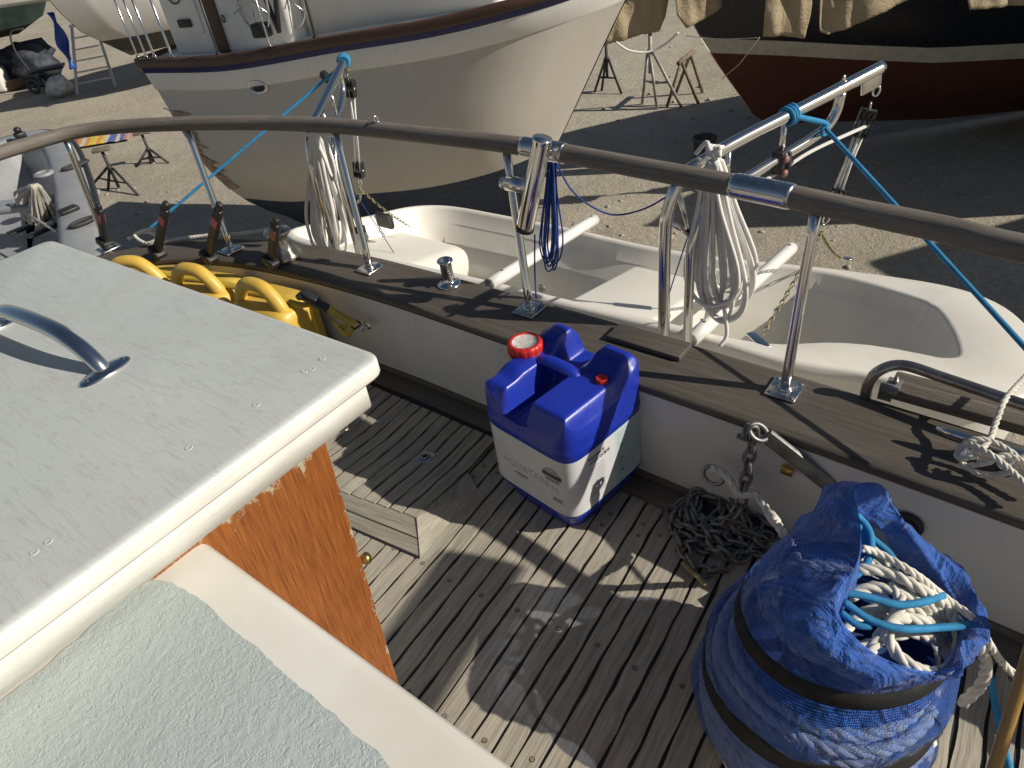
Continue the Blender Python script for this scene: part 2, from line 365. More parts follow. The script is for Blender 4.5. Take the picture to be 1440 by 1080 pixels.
# folded boarding ladder: bent steel tube and weathered wooden treads
b = MB(); L0 = W(1.475, -.225, .37)
pth = [W(1.475, -.236, .33), W(1.478, -.238, .40), W(1.49, -.222, .437), W(1.51, -.18, .452), W(1.50, -.09, .452), W(1.478, .06, .452), W(1.45, .3, .452), W(1.43, .6, .452)]
tube(b, smooth_path(pth, .012), .0125, 14); ld = b.build('boarding_ladder', M['rusty_tube'], boat)
M['tread'] = wood('split_grey_teak', (.05, .042, .034), (.16, .135, .105), (.30, .26, .21), .9, sca=(3, 60, 1), bump=1., bdist=.004)
b = MB(); box(b, W(1.505, .24, .385), .050, .86, .026, U, V, bev=.004); b.build('ladder_tread', M['tread'], ld)
b = MB(); box(b, W(1.565, .2, .365), .045, .8, .03, U, V, bev=.004); b.build('ladder_tread', M['tread'], ld)
b = MB(); box(b, W(1.495, -.19, .398), .06, .03, .008, U, V, bev=.001); box(b, W(1.49, -.20, .38), .006, .03, .045, U, V, bev=.001); lathe(b, W(1.507, -.187, .402), [(.007, 0), (.007, .007), (.004, .007), (.004, .016)], 6)
b.build('hinge_bracket', M['galv'], ld)

# raised step box on the deck
FZ = .046; Kb = G(590, 785, 0); Kt = G(585, 727, FZ); Lb = Kb + (G(500, 745, 0) - Kb) * 4.5; Lt = Kt + (G(475, 689, FZ) - Kt) * 4.5
def boxz(p):
    t = ((p - Kt) @ D) / .24; return FZ - .032 * max(0, min(1, t))
b = MB(); e1 = Kt @ E
fl = lambda e: (lambda q: q)(0)
for i in range(34):
    ea, eb = e1 - (i + 1) * .047, e1 - i * .047
    sfun = end_u(1.20)
    # every board starts on the sloping front edge
    tt = (e1 - (ea + eb) / 2) / max(1e-6, (e1 - Lt @ E)); st = (Kt + (Lt - Kt) * tt) @ D
    board(b, ea, eb, st, sfun, boxz, sd0=500 + i, n=20)
stp = b.build('step_box', M['teak'], boat, smooth=False)
b = MB(); R1 = Kt + D * .47; R1b = R1 * 1; 
mid_b, mid_t = Kb + (Kt - Kb) * .47, None
uvf = lambda a, c: [(0, c), (1.1, c), (1.1, c + .06), (0, c + .06)]
ml = Lb + (Lt - Lb) * .47
b.add([Kb, Lb, Lb + (Lt - Lb) * .455, Kb + (Kt - Kb) * .455], [(0, 1, 2, 3)], uvf(0, 2.3)); b.add([Kb + (Kt - Kb) * .485, ml + (Lt - Lb) * .015, Lt - Z * .002, Kt - Z * .002], [(0, 1, 2, 3)], uvf(0, 7.7))
Rb = Kb + D * .28
b.add([Kb + E * .001, Rb, Rb + Z * .005, Kt + D * .24 + Z * -.040, Kt - Z * .002], [(0, 1, 2, 3, 4)], [(0, 4), (.6, 4), (.6, 4.01), (.4, 4.03), (0, 4.11)])
b.build('riser', M['teak'], stp, smooth=False)
b = MB(); n_ = np.cross(Lb - Kb, Kt - Kb); n_ /= np.linalg.norm(n_); n_ = n_ if n_ @ (C0 - Kb) < 0 else -n_
b.add([Kb + n_ * .003, Lb + n_ * .003, Lt + n_ * .003 - Z * .005, Kt + n_ * .003 - Z * .005], [(0, 1, 2, 3)])
b.add([Kt - Z * .007 - E * .002, Lt - Z * .007, Lt - Z * .038 + D * .24, Kt + D * .24 - Z * .038 - E * .002, Lt - Z * .038 + D * .8, Kt + D * .6 - Z * .038 - E * .002], [(0, 1, 2, 3), (3, 2, 4, 5)])
tube(b, [Kb + E * .0005, Kt + E * .0005], .0014, 6); tube(b, [Kb + Z * .001, Lb + Z * .001], .004, 6)
b.build('box_caulking', M['caulk'], stp, smooth=False)
# square and round deck fittings on the box
def onbox(px, py):
    p = G(px, py, FZ)
    for _ in range(5): p = G(px, py, boxz(p))
    return p
p = onbox(598, 643); b = MB(); box(b, p + Z * .001, .05, .05, .004, D, E, bev=.001); ft = b.build('deck_plate', M['steel'], stp)
b = MB(); lathe(b, p + Z * .003, [(.016, 0), (.016, .0012), (.012, .0015), (.011, .0005)], 20); b.build('key_hole', M['caulk'], stp)
b = MB(); ring(b, p + Z * .005, .011, .0018, Z); b.build('lift_ring', M['chrome'], stp)
p = onbox(480, 601); b = MB(); lathe(b, p, [(.03, 0), (.03, .003), (.026, .004), (.018, .004), (.017, .001)], 24); b.build('deck_plate', M['winch'], stp); b = MB(); lathe(b, p + Z * .0015, [(.0165, 0), (.016, .0012), (.002, .0012)], 20); b.build('key_hole', M['caulk'], stp)

from mathutils import noise as mnoise0
def nz0(p, q): return mnoise0.noise(Vector((p[0] * q, p[1] * q, p[2] * q)))
# cabin top with non-slip panel in front of us
CT = .845
b = MB(); c00 = (.19, -.775)
def rect_loft(b, u0, u1, v0, v1, lay, rad=.02, nn=5):
    def outl(ins):
        o = []
        for (cu, cv, a0) in ((u1 - ins - rad, v1 - ins - rad, 0), (u0 + ins + rad, v1 - ins - rad, 90), (u0 + ins + rad, v0 + ins + rad, 180), (u1 - ins - rad, v0 + ins + rad, 270)):
            for t in np.linspace(0, 90, nn): a = R(a0 + t); o.append((cu + rad * math.cos(a), cv + rad * math.sin(a)))
        return o
    P = [[W(uu, vv, z) for uu, vv in outl(i)] for i, z in lay]; vs, fs = grid(P, False, True); k = 4 * nn
    fs += [tuple((len(P) - 1) * k + j for j in range(k)), tuple(range(k))[::-1]]
    b.add(vs, fs, [((q @ V), (q @ U) + q[2]) for q in vs])
rect_loft(b, -1.2, .192, -.790, 1.4, [(.05, -.1), (.035, .5), (.012, .70), (.004, CT - .03), (0, CT - .012), (.006, CT - .003), (.016, CT), (.2, CT + .001)], .03)
k = MT('gelcoat_worn', .4); col = k.ramp(k.noise(5, 6), [(.3, (.64, .61, .54)), (.7, (.74, .72, .67))]); col = k.mix(k.ramp(k.noise(13, 9, .8), [(.66, 0), (.7, .7)]), col, (.34, .31, .25)); col = k.mix(k.ramp(k.noise(45, 5, .7), [(.71, 0), (.73, .85)]), col, (.12, .11, .10)); k.base(col); k.bump(k.noise(120, 3), .1, .0006); M['gel'] = k.m
cab = b.build('cabin_top', M['gel'], boat)
k = MT('nonslip_grey_green', .48); v_ = k.n('TexVoronoi', feature='SMOOTH_F1'); v_.inputs['Scale'].default_value = 100; v_.inputs['Smoothness'].default_value = .6; k.l(k.mix(.06, k.co(), k.noise(90, 2)), v_.inputs[0])
col = k.ramp(k.noise(3.5, 6), [(.3, (.40, .455, .44)), (.7, (.475, .525, .505))]); col = k.mix(k.ramp(k.noise(60, 4, .7), [(.73, 0), (.75, .8)]), col, (.10, .10, .08)); k.base(col)
k.bump(v_.outputs[0], .38, .003); k.bump(k.noise(60, 3), .25, .003); M['nonslip'] = k.m
b = MB(); pts = []
edge = [G(x, y, CT + .0035) for x, y in ((0, 985), (60, 940), (130, 880), (185, 832), (215, 818), (245, 822), (280, 842), (350, 905), (430, 975), (500, 1030), (560, 1090), (640, 1170))]
es = smooth_path(edge, .004); es = [p + U * (.004 * nz0(p, 22.) + .0022 * nz0(p, 75.)) + V * .003 * nz0(p, 40.) for p in es]
far = [es[-1] - U * .9, W(-1.1, -.74, CT + .0035), W(-.5, -.745, CT + .0035)]
nn = len(es) + 3; b.add(list(es) + far, [tuple(range(nn))]); b.build('nonslip_panel', M['nonslip'], cab, smooth=False)

# sliding hatch lid with its grab handle, on the companionway
HZ = .95; b = MB()
rect_loft(b, -1.2, .505, -1.69, -.700, [(.02, HZ - .032), (.002, HZ - .031), (0, HZ - .027), (0, HZ - .009), (.0015, HZ - .004), (.005, HZ - .001), (.012, HZ), (.25, HZ + .002)], .022)
k = MT('hatch_paint', .5); col = k.ramp(k.noise(3, 6), [(.3, (.455, .48, .47)), (.7, (.52, .545, .53))])
st = k.noise(1, 8, .78, k.co('UV', (14, 95, 1), (0, 0, .45)), 1.6); col = k.mix(k.ramp(st, [(.50, 0), (.62, .42)]), col, (.33, .33, .31)); col = k.mix(k.ramp(k.noise(5, 7, .75), [(.45, 0), (.8, .35)]), col, (.36, .36, .33)); col = k.mix(k.ramp(k.noise(30, 5, .8), [(.74, 0), (.76, .7)]), col, (.14, .14, .12)); k.base(col); k.bump(st, .35, .0015); k.bump(k.noise(500, 2), .12, .0005)
M['hatch'] = k.m
k = MT('hatch_edge_paint', .5); col = k.ramp(k.noise(6, 6, .7), [(.3, (.66, .645, .59)), (.7, (.78, .77, .73))]); st = k.noise(1, 7, .75, k.co('Object', (7, 7, 150))); col = k.mix(k.ramp(st, [(.5, 0), (.72, .55)]), col, (.46, .43, .36)); col = k.mix(k.ramp(k.noise(30, 8, .8), [(.66, 0), (.72, .5)]), col, (.25, .22, .17)); k.base(col); k.bump(st, .5, .001); M['hatch_edge'] = k.m
# old screws under the paint
for x, y in ((232, 485), (238, 482), (300, 514), (318, 514), (212, 492), (455, 503), (430, 520), (440, 518), (70, 760), (50, 775), (268, 628), (362, 568), (80, 430), (150, 452)):
    lathe(b, G(x, y, HZ + .0005), [(.0052, 0), (.005, .0005), (.004, .0006), (.003, .0001)], 12)
skew = lambda vs: [tuple(np.array(q) - U * .036 * max(0, -.70 - np.array(q) @ V) * min(1, max(0, (np.array(q) @ U + .2) / .4))) for q in vs]
b.v = skew(b.v)
hl = b.build('hatch_lid', None, boat, mats=[M['hatch'], M['hatch_edge']])
for p in hl.data.polygons:
    if p.normal.z < .75: p.material_index = 1
b = MB(); rect_loft(b, -1.2, .483, -1.66, -.722, [(0, HZ - .085), (0, HZ - .036), (.002, HZ - .0345)], .01); b.v = skew(b.v); b.build('hatch_trim', M['hatch_edge'], hl)
p0, p1 = W(.268, -1.050, HZ), W(.237, -1.377, HZ); hv = (p1 - p0) / np.linalg.norm(p1 - p0); hn = np.cross(Z, hv)
b = MB(); pr = [(0, 0), (.012, .018), (.045, .040), (.09, .054), (.165, .058), (.24, .054), (.285, .040), (.318, .018), (.33, 0)]
hp = smooth_path([p0 + hv * s * .995 + Z * h for s, h in pr], .008); n = len(hp); tube(b, hp, [.0085 + .002 * math.sin(math.pi * i / (n - 1)) for i in range(n)], 14, flat=1.4)
hd = b.build('grab_handle', M['chrome'], hl)
for q in (p0, p1):
    b = MB(); th = np.linspace(0, 2 * np.pi, 28, endpoint=False)
    P = [[q + hn * (.042 * s) * math.cos(t) + hv * (.019 * s) * math.sin(t) + Z * z for t in th] for s, z in ((1, .0005), (1, .003), (.9, .0055), (.5, .008))]
    vs, fs = grid(P, False, True); b.add(vs, fs + [tuple(84 + j for j in range(28))])
    for s in (-1, 1): lathe(b, q + hn * .029 * s + Z * .0055, [(.0055, 0), (.0045, .0015), (.001, .002)], 10)
    b.build('handle_foot', M['chrome'], hl)
# varnished panel of the companionway
k = MT('varnished_mahogany', .28); co = k.co('UV', (95, 4, 1)); f = k.noise(1, 8, .7, co, .3); g = k.noise(1, 6, .65, k.co('UV', (480, 14, 1)))
col = k.ramp(f, [(.28, (.15, .042, .010)), (.5, (.27, .082, .018)), (.75, (.37, .125, .032))]); col = k.mix(.55, col, k.ramp(g, [(.34, (.09, .026, .007)), (.62, (.40, .145, .038))])); col = k.mix(.6, col, k.ramp(k.noise(6, 4), [(.3, .62), (.7, 1.)]), 'MULTIPLY')
sx = k.n('SeparateXYZ'); k.l(k.co('UV'), sx.inputs[0])
edge_ = k.math('MAXIMUM', k.math('SUBTRACT', sx.outputs[0], .284), k.math('MULTIPLY', k.math('SUBTRACT', sx.outputs[1], .80), .34))
wr = k.math('ADD', k.math('MULTIPLY', edge_, 9.), k.noise(1, 9, .8, k.co('UV', (45, 16, 1))))
bare = k.mix(f, (.27, .22, .155), (.46, .39, .29)); mk = k.ramp(wr, [(.66, 0), (.69, 1)])
col = k.mix(mk, col, bare); k.base(col); k.rough(k.ramp(mk, [(0, .22), (1, .85)])); k.bump(g, .25, .0006); M['mahog'] = k.m
b = MB(); vs = []; NU, NZ = 12, 20
P = [[W(.10 + .30 * i / NU - .045 * (1 - j / NZ) * (i / NU), -.740, .15 + .78 * j / NZ) for i in range(NU + 1)] for j in range(NZ + 1)]
v3, f3 = grid(P); b.add(v3, f3, [(.30 * i / NU, .15 + .78 * j / NZ) for j in range(NZ + 1) for i in range(NU + 1)])
Q = [[p_[-1], p_[-1] - V * .022 + U * .003] for p_ in P]; v3, f3 = grid(Q); b.add(v3, f3, [(.30 + .02 * i, .15 + .78 * j / NZ) for j in range(NZ + 1) for i in range(2)])
pn = b.build('companionway_panel', M['mahog'], boat, smooth=False)
b = MB(); box(b, W(.0, -1.2, .42), .70, .9, 1.0, U, V, bev=.005); b.build('companionway_house', M['bulwark'], boat)
M['brass'] = MT('brass', .3, 1).base((.55, .36, .12)).m
p = GV(507, 786, -.75); b = MB(); lathe(b, p - U * .004, [(.008, 0), (.006, .004), (.009, .008), (.011, .013), (.009, .018), (.003, .021)], 16, U * .8 + V * .6); b.build('door_knob', M['brass'], pn)

# unseen mizzen spars, guessed: one added to shade the deck, one to carry it
b = MB(); bq = np.array([1.99, .40, 1.50]); bd_ = np.array([.56, .83, 0]); bd_ /= np.linalg.norm(bd_); tube(b, [bq - bd_ * 2.3, bq - bd_ * .3, bq + bd_ * .06], .066, 20); b.build('unseen_boom', M['alu0'], boat)
b = MB(); mq = bq - bd_ * 2.4; tube(b, [np.array([mq[0], mq[1], -.1]), np.array([mq[0], mq[1], 5.5])], .07, 20); b.build('unseen_mast', M['alu0'], boat)
# small fittings on the bulwark
def UB(px, py, du=0): return GU(px, py, 1.250 + du)
b = MB(); p = UB(1275, 737); lathe(b, p, [(.034, 0), (.034, .004), (.028, .007), (.022, .007), (.020, .002), (.004, .002)], 28, -U); b.build('vent_fitting', M['black'], boat)
b = MB(); p = UB(1107, 662); box(b, p, .012, .028, .022, U, V, bev=.002); b.build('bronze_block', M['brass'], boat)
b = MB(); p = UB(516, 458); lathe(b, p + U * .004, [(.017, 0), (.016, .003), (.006, .004)], 16, -U); ring(b, p - U * .012, .011, .0028, V); b.build('pad_eye', M['chrome'], boat)

# ------------------------------------------------------------------ stern davits
def davit(P1, P2, tip, low, struts, wob=None):
    b = MB(); tube(b, smooth_path(P1, .012), .0165, 16); dv = b.build('davit', M['chrome'], boat)
    b = MB(); t0, t1 = np.array(tip[0]), np.array(tip[1]); dr = (t1 - t0) / np.linalg.norm(t1 - t0); sd_ = np.cross(dr, Z); sd_ /= np.linalg.norm(sd_); upn = np.cross(sd_, dr)
    box(b, t1 - dr * .035 - upn * .028, .07, .007, .045, dr, sd_, upn, bev=.002); b.build('end_plate', M['steel'], dv)
    b = MB(); tube(b, smooth_path(P2, .012), .0135, 14); b.build('lower_tube', M['chrome'], dv)
    for a, c in struts: b = MB(); tube(b, [a, c], .0075, 10); b.build('strut', M['chrome'], dv)
    return dv
Rt = W(2.17, -.49, .905); Rs = W(1.66, -.735, .815)
RP1 = [W(1.545, -.80, -.15), W(1.545, -.80, .2), W(1.545, -.80, .60), W(1.555, -.795, .71), W(1.59, -.775, .785), Rs, W(1.75, -.692, .835), W(1.95, -.595, .868), Rt]
q_ = lambda t, dz: Rs + (Rt - Rs) * t + Z * dz
RP2 = [W(1.605, -.755, -.15), W(1.605, -.755, .2), W(1.605, -.755, .50), W(1.612, -.752, .60), W(1.66, -.735, .69), q_(.12, -.115), q_(.4, -.105), q_(.60, -.098), q_(.70, -.085), q_(.745, -.055), q_(.755, -.01)]
dR = davit(RP1, RP2, (Rs, Rt), None, [(q_(.1, -.01), q_(.1, -.115)), (q_(.42, -.01), q_(.42, -.1)), (W(1.575, -.785, .765), W(1.612, -.752, .60)), (W(1.55, -.798, .68), W(1.612, -.752, .61))])
Lt_ = W(2.03, -2.50, .885); Ls = W(1.64, -2.25, .80)
p_ = lambda t, dz: Ls + (Lt_ - Ls) * t + Z * dz
LP1 = [W(1.51, -2.20, -.15), W(1.51, -2.20, .3), W(1.515, -2.20, .60), W(1.53, -2.205, .71), W(1.57, -2.22, .77), Ls, p_(.4, 0), Lt_]
LP2 = [W(1.575, -2.15, -.15), W(1.575, -2.15, .3), W(1.58, -2.155, .52), W(1.60, -2.18, .62), W(1.65, -2.22, .69), p_(.2, -.11), p_(.5, -.10), p_(.68, -.08), p_(.73, -.05), p_(.74, -.01)]
dL = davit(LP1, LP2, (Ls, Lt_), None, [(p_(.1, -.01), p_(.1, -.11)), (p_(.4, -.01), p_(.4, -.1))])
b = MB(); ring(b, q_(.76, .024), .0065, .002, V); lathe(b, q_(.76, .014), [(.008, 0), (.008, .004), (.003, .005)], 10); b.build('lifting_eye', M['chrome'], dR)
c = q_(.41, -.115); b = MB(); box(b, c, .035, .032, .062, U, V, bev=.004); box(b, c + U * .02, .02, .05, .05, U, V, bev=.004); jam = b.build('jam_cleat', M['black'], dR)
M['red_dull'] = simple('faded_red', (.26, .12, .10), .5)
b = MB()
for dz in (.012, -.026): lathe(b, c + V * .018 + Z * dz + U * -.006, [(.009, 0), (.011, .006), (.004, .010)], 12, V - U * .4)
b.build('jam_roller', M['red_dull'], dR)

# tackles that carry the dinghy
M['chain_y'] = simple('stained_chain', (.30, .27, .16), .5, .6, .4, 40)
def chain(b, P, R0, r, mi=0, seg=12, k=5, roll=0.):
    P = np.array(P); L = np.concatenate([[0], np.cumsum(np.linalg.norm(np.diff(P, axis=0), axis=1))]); pitch = R0 * 2.6; n = int(L[-1] / pitch)
    for i in range(n + 1):
        t = min(L[-1], i * pitch); q = np.array([np.interp(t, L, P[:, j]) for j in range(3)]); q2 = np.array([np.interp(min(L[-1], t + .002), L, P[:, j]) for j in range(3)]); q1 = np.array([np.interp(max(0, t - .002), L, P[:, j]) for j in range(3)])
        d = q2 - q1; d /= np.linalg.norm(d) + 1e-9; a = np.array([0, 0, 1.]) if abs(d[2]) < .9 else np.array([1., 0, 0]); n1 = np.cross(d, a); n1 /= np.linalg.norm(n1); n2 = np.cross(d, n1)
        an = (i % 2) * 1.57 + roll; ring(b, q, R0, r, n1 * math.cos(an) + n2 * math.sin(an), seg, k, mi, 1.7, d)
    return b
def pulley(b, p, ax, nrm, h=.075, w_=.034, t=.040, n=3):
    ax = np.array(ax) / np.linalg.norm(ax); nrm = np.array(nrm, float); nrm -= ax * (nrm @ ax); nrm /= np.linalg.norm(nrm); sd_ = np.cross(ax, nrm)
    for i in range(n + 1):
        box(b, p + nrm * (t * (i / n - .5)), w_, h, .003, sd_, ax, nrm, bev=.0012, mi=0)
    for i in range(n): lathe(b, p + nrm * (t * ((i + .15) / n - .5)), [(w_ * .44, 0), (w_ * .36, t / n * .35), (w_ * .44, t / n * .7)], 16, nrm, mi=1)
    lathe(b, p - nrm * t * .56, [(.005, 0), (.005, t * 1.12)], 8, nrm, mi=2)
    for s in (-1, 1): box(b, p + ax * s * h * .46, w_ * .55, .008, t * 1.02, sd_, ax, nrm, bev=.001, mi=0)
M['sheave'] = simple('grey_sheave', (.22, .22, .22), .4)
def tackle(name, label, tip, bot, nrm, c1, c2, top_gap):
    th = thing(name, label, 'tackle', tip); ax = (tip - bot) / np.linalg.norm(tip - bot); sd_ = np.cross(ax, np.array(nrm, float)); sd_ /= np.linalg.norm(sd_)
    u1 = tip - ax * top_gap; l1 = bot + ax * .05
    b = MB(); pulley(b, u1, ax, nrm); b.build('upper_block', None, th, mats=[M['black'], M['sheave'], M['chrome']])
    b = MB(); pulley(b, l1, ax, nrm); b.build('lower_block', None, th, mats=[M['black'], M['sheave'], M['chrome']])
    b = MB(); ring(b, tip - ax * .012, .008, .0028, sd_, sq=1.6, dirn=ax); ring(b, tip - ax * (top_gap - .045), .008, .0026, nrm, sq=1.6, dirn=ax); b.build('shackle', M['chrome'], th)
    nn = np.array(nrm, float); nn /= np.linalg.norm(nn); b = MB()
    for i in (-1, 0, 1): tube(b, [u1 + nn * i * .0125 + sd_ * .010 * (1 if i else -1), (u1 + l1) / 2 + nn * i * .008 + sd_ * .004, l1 + nn * i * .0125 - sd_ * .009 * (1 if i else -1)], .0038, 8)
    b.build('fall_rope', M['rope_white'], th)
    b = MB(); ring(b, bot - ax * .012, .008, .0025, sd_, sq=1.8, dirn=ax); ring(b, bot - ax * .042, .007, .0025, nn, sq=1.7, dirn=ax); b.build('snap_hook', M['chrome'], th)
    a0 = bot - ax * .06; b = MB()
    for e in (c1, c2): chain(b, smooth_path([a0, (a0 + e) / 2 - Z * .012, e], .01), .0062, .0022, seg=8, k=4)
    b.build('chain_bridle', M['chain_y'], th); return th, u1

# ------------------------------------------------------------------ the white dinghy hung behind the stern
ND = Z + .2 * U
def RD(px, py, dz=0.): return GN(px, py, ND, .568 + dz)
def onrim(u, v, dz=0.): return W(u, v, .568 + dz - .2 * u)
far_px = [(558, 292), (600, 287), (640, 289), (690, 298), (800, 319), (910, 344), (1030, 362), (1150, 374), (1280, 391), (1350, 404), (1405, 424), (1442, 452)]
OL = [onrim(1.62, -2.72), onrim(1.74, -2.76), onrim(2.02, -2.64)] + [RD(*p) for p in far_px] + [onrim(2.22, .10), onrim(2.02, .13), onrim(1.86, .05), onrim(1.765, -.12)] + [RD(1215, 523), RD(1100, 506), RD(1024, 484), RD(962, 466)] + [onrim(1.70, -1.1), onrim(1.66, -1.7), onrim(1.60, -2.3), onrim(1.585, -2.6)]
ol = smooth_path(OL, .02, True); L = np.concatenate([[0], np.cumsum(np.linalg.norm(np.diff(np.vstack([ol, ol[:1]]), axis=0), axis=1))])
N_ = 150; q = np.linspace(0, L[-1], N_, endpoint=False); oc = np.vstack([ol, ol[:1]]); ol = np.stack([np.interp(q, L, oc[:, i]) for i in range(3)], 1)
for _ in range(3): ol = (np.roll(ol, 1, 0) + 2 * ol + np.roll(ol, -1, 0)) / 4
tg = np.roll(ol, -1, 0) - np.roll(ol, 1, 0); tg /= np.linalg.norm(tg, axis=1)[:, None]; nd = ND / np.linalg.norm(ND); inw = np.cross(nd, tg)
if ((ol.mean(0) - ol[0]) @ inw[0]) < 0: inw = -inw
vv = ol @ V; sb = np.clip((vv + .78) / .62, 0, 1); sb = sb * sb * (3 - 2 * sb)
axis_pt = np.stack([W(2.04, min(v_, -.18), 0) for v_ in vv]); 
def rimring(ins, dz): 
    P = ol + inw * np.asarray(ins)[:, None] if not np.isscalar(ins) else ol + inw * ins
    return P + (nd * dz if np.isscalar(dz) else nd * dz[:, None])
fl_ = .046 + .20 * sb
k = MT('dinghy_plastic', .42); col = k.ramp(k.noise(4, 6), [(.3, (.66, .63, .56)), (.7, (.74, .72, .66))]); col = k.mix(k.ramp(k.noise(22, 9, .8), [(.62, 0), (.75, .5)]), col, (.40, .36, .28)); col = k.mix(k.ramp(k.noise(2.2, 8, .75), [(.5, 0), (.75, .45)]), col, (.47, .43, .35)); k.base(col); k.bump(k.noise(150, 3), .2, .001); M['ding'] = k.m
dg = thing('dinghy', 'white plastic tender with open well and bench, slung from the stern davits', 'dinghy', W(2.1, -1.3, -.3))
b = MB(); rows = []
for ins, dz in ((.03, -.045), (.004, -.045), (0, -.035), (0, -.012), (.006, -.003), (.016, 0)): rows.append(rimring(ins, dz))
rows.append(rimring(fl_ - .018, .002)); rows.append(rimring(fl_ - .006, -.002)); rows.append(rimring(fl_, -.012))
def mixring(ins, dz, t): P = rimring(ins, dz); return P + (axis_pt + nd * ((ol @ nd)[:, None] - (axis_pt @ nd)[:, None] + dz) - P) * t
for e_, dz in ((.012, -.075), (.022, -.082), (.03, -.17), (.045, -.180), (.058, -.30), (.085, -.34)): rows.append(rimring(fl_ + e_ + .02 * sb * (-dz / .26), dz * (1 - .05 * sb)))
rows.append(mixring(fl_ + .15, -.345, .0) + nd * (.02 * sb)[:, None])
vs, fs = grid(rows, False, True); k0 = (len(rows) - 1) * N_; cpt = np.array(rows[-1]).mean(0)
vs = np.vstack([vs, cpt]); fs += [(k0 + j, k0 + (j + 1) % N_, len(vs) - 1) for j in range(N_)]
b.add(vs, fs); b.build('inner_shell', M['ding'], dg)
b = MB(); rows = [rimring(.03, -.045)]
for ins, dz in ((.04, -.10), (.07, -.25), (.10, -.40), (.2, -.47)): rows.append(rimring(ins + 0 * fl_, dz))
vs, fs = grid(rows, False, True); k0 = (len(rows) - 1) * N_; vs = np.vstack([vs, rows[-1].mean(0) - nd * .03]); fs += [(k0 + j, k0 + (j + 1) % N_, len(vs) - 1) for j in range(N_)]
b.add(vs, fs); b.build('hull', M['ding'], dg)
def dbox(name, u0, u1, v0, v1, ztop, h, bev=.02):
    b = MB(); c = onrim((u0 + u1) / 2, (v0 + v1) / 2, ztop - h / 2); Ud = np.cross(V, nd); Ud = Ud if Ud @ U > 0 else -Ud
    box(b, c, u1 - u0, v1 - v0, h, Ud, V, nd, bev=bev, seg=4); return b.build(name, M['ding'], dg)
dbox('bench', 1.69, 2.30, -1.34, -.98, -.055, .21, .03)
dbox('stern_bench', 1.66, 2.19, -2.66, -2.12, -.10, .19, .075)
dbox('stern_locker', 1.66, 1.98, -2.14, -1.80, -.15, .14, .06)
b = MB(); P = [onrim(2.37, -1.0, -.012), onrim(2.34, -1.0, -.012), onrim(2.29, -.995, -.06), onrim(2.25, -.99, -.10), onrim(2.23, -.99, -.2), onrim(2.37, -1.0, -.2)]
vs = [p for p in P] + [p + V * .035 for p in P]; n = len(P); fs = [tuple(range(n)), tuple(range(2 * n - 1, n - 1, -1))] + [(i, (i + 1) % n, n + (i + 1) % n, n + i) for i in range(n)]
b.add(vs, fs); b.build('web', M['ding'], dg, smooth=False)
b = MB(); c = RD(1178, 436, -.19); lathe(b, c, [(.016, 0), (.016, .006), (.012, .006), (.011, .002)], 16, nd); box(b, c + U * .03, .05, .016, .004, U, V, nd, bev=.001); b.build('drain', M['black'], dg)
b = MB()
for px, py in ((1105, 473), (975, 449)): lathe(b, RD(px, py, -.10), [(.012, 0), (.012, .006), (.007, .006), (.006, .001)], 14, -U)
b.build('wall_plug', M['caulk'], dg) if 0 else None
p = GU(762, 405, 2.24); b = MB(); lathe(b, p, [(.022, 0), (.02, .006), (.010, .008), (.009, .002), (.003, .002)], 16, -U); b.build('wall_plug', M['galv'], dg)
p = GU(985, 452, 2.2); b = MB(); lathe(b, p, [(.016, 0), (.015, .006), (.010, .007), (.009, .002), (.003, .002)], 16, -U); b.build('wall_plug', M['caulk'], dg)
# loose white tubes across the dinghy
def wtube(label, p0, p1, r=.0225):
    b = MB(); d = (p1 - p0) / np.linalg.norm(p1 - p0); n = [0, .004, .02] ; P = np.linspace(p0, p1, 10)
    tube(b, P, r, 20); tube(b, [p1 - d * .001, p1 + d * .002], r * .80, 16, mi=1); tube(b, [p0 - d * .002, p0 + d * .001], r * .80, 16, mi=1)
    for e in (p0 + d * .09, p1 - d * .03): lathe(b, e + np.cross(d, U) * 0 + Z * (r - .001), [(.006, 0), (.006, .002), (.003, .003)], 10, mi=1)
    o = b.build('fender_tube', None, loc=p0, mats=[M['white'], M['galv']]); return tag(o, label, 'tube', 'white tubes across the dinghy')
wtube('long white plastic tube across the stern of the dinghy, beside navy cord', W(1.60, -1.50, .29), G(836, 309, .135) + Z * 0, .0235)
wtube('white plastic tube across the dinghy bow, behind the big white rope coil', G(972, 478, .255), G(1113, 349, .15), .0235)

tackle('davit_tackle', 'black block and tackle with white falls on the right hand davit', Rt - Z * .05, W(2.14, -.56, .48), U * .3 + V, RD(1182, 362), RD(1070, 474, -.02), .10)
tackle('davit_tackle', 'black block and tackle with white falls at the left hand davit tip', Lt_ - Z * .03, GU(506, 252, 2.05), V + U * .3, GU(575, 318, 2.1), GU(503, 285, 2.0), .10)
b = MB(); lathe(b, RD(1192, 364), [(.02, 0), (.018, .004), (.01, .006)], 12, nd); b.build('lifting_plate', M['chrome'], dg)
b = MB(); box(b, RD(1066, 478, .004), .03, .09, .004, V * .6 + U * .8, V * .8 - U * .6, bev=.001); b.build('lifting_plate', M['chrome'], dg)
M['rubber'] = simple('dark_rubber', (.09, .085, .08), .7)
b = MB(); c = GU(541, 310, 2.0); box(b, c, .03, .11, .075, U, V, bev=.018); tag(b.build('rubber_pad', M['rubber'], loc=c), 'dark rubber pad hanging at the stern of the white dinghy', 'pad')

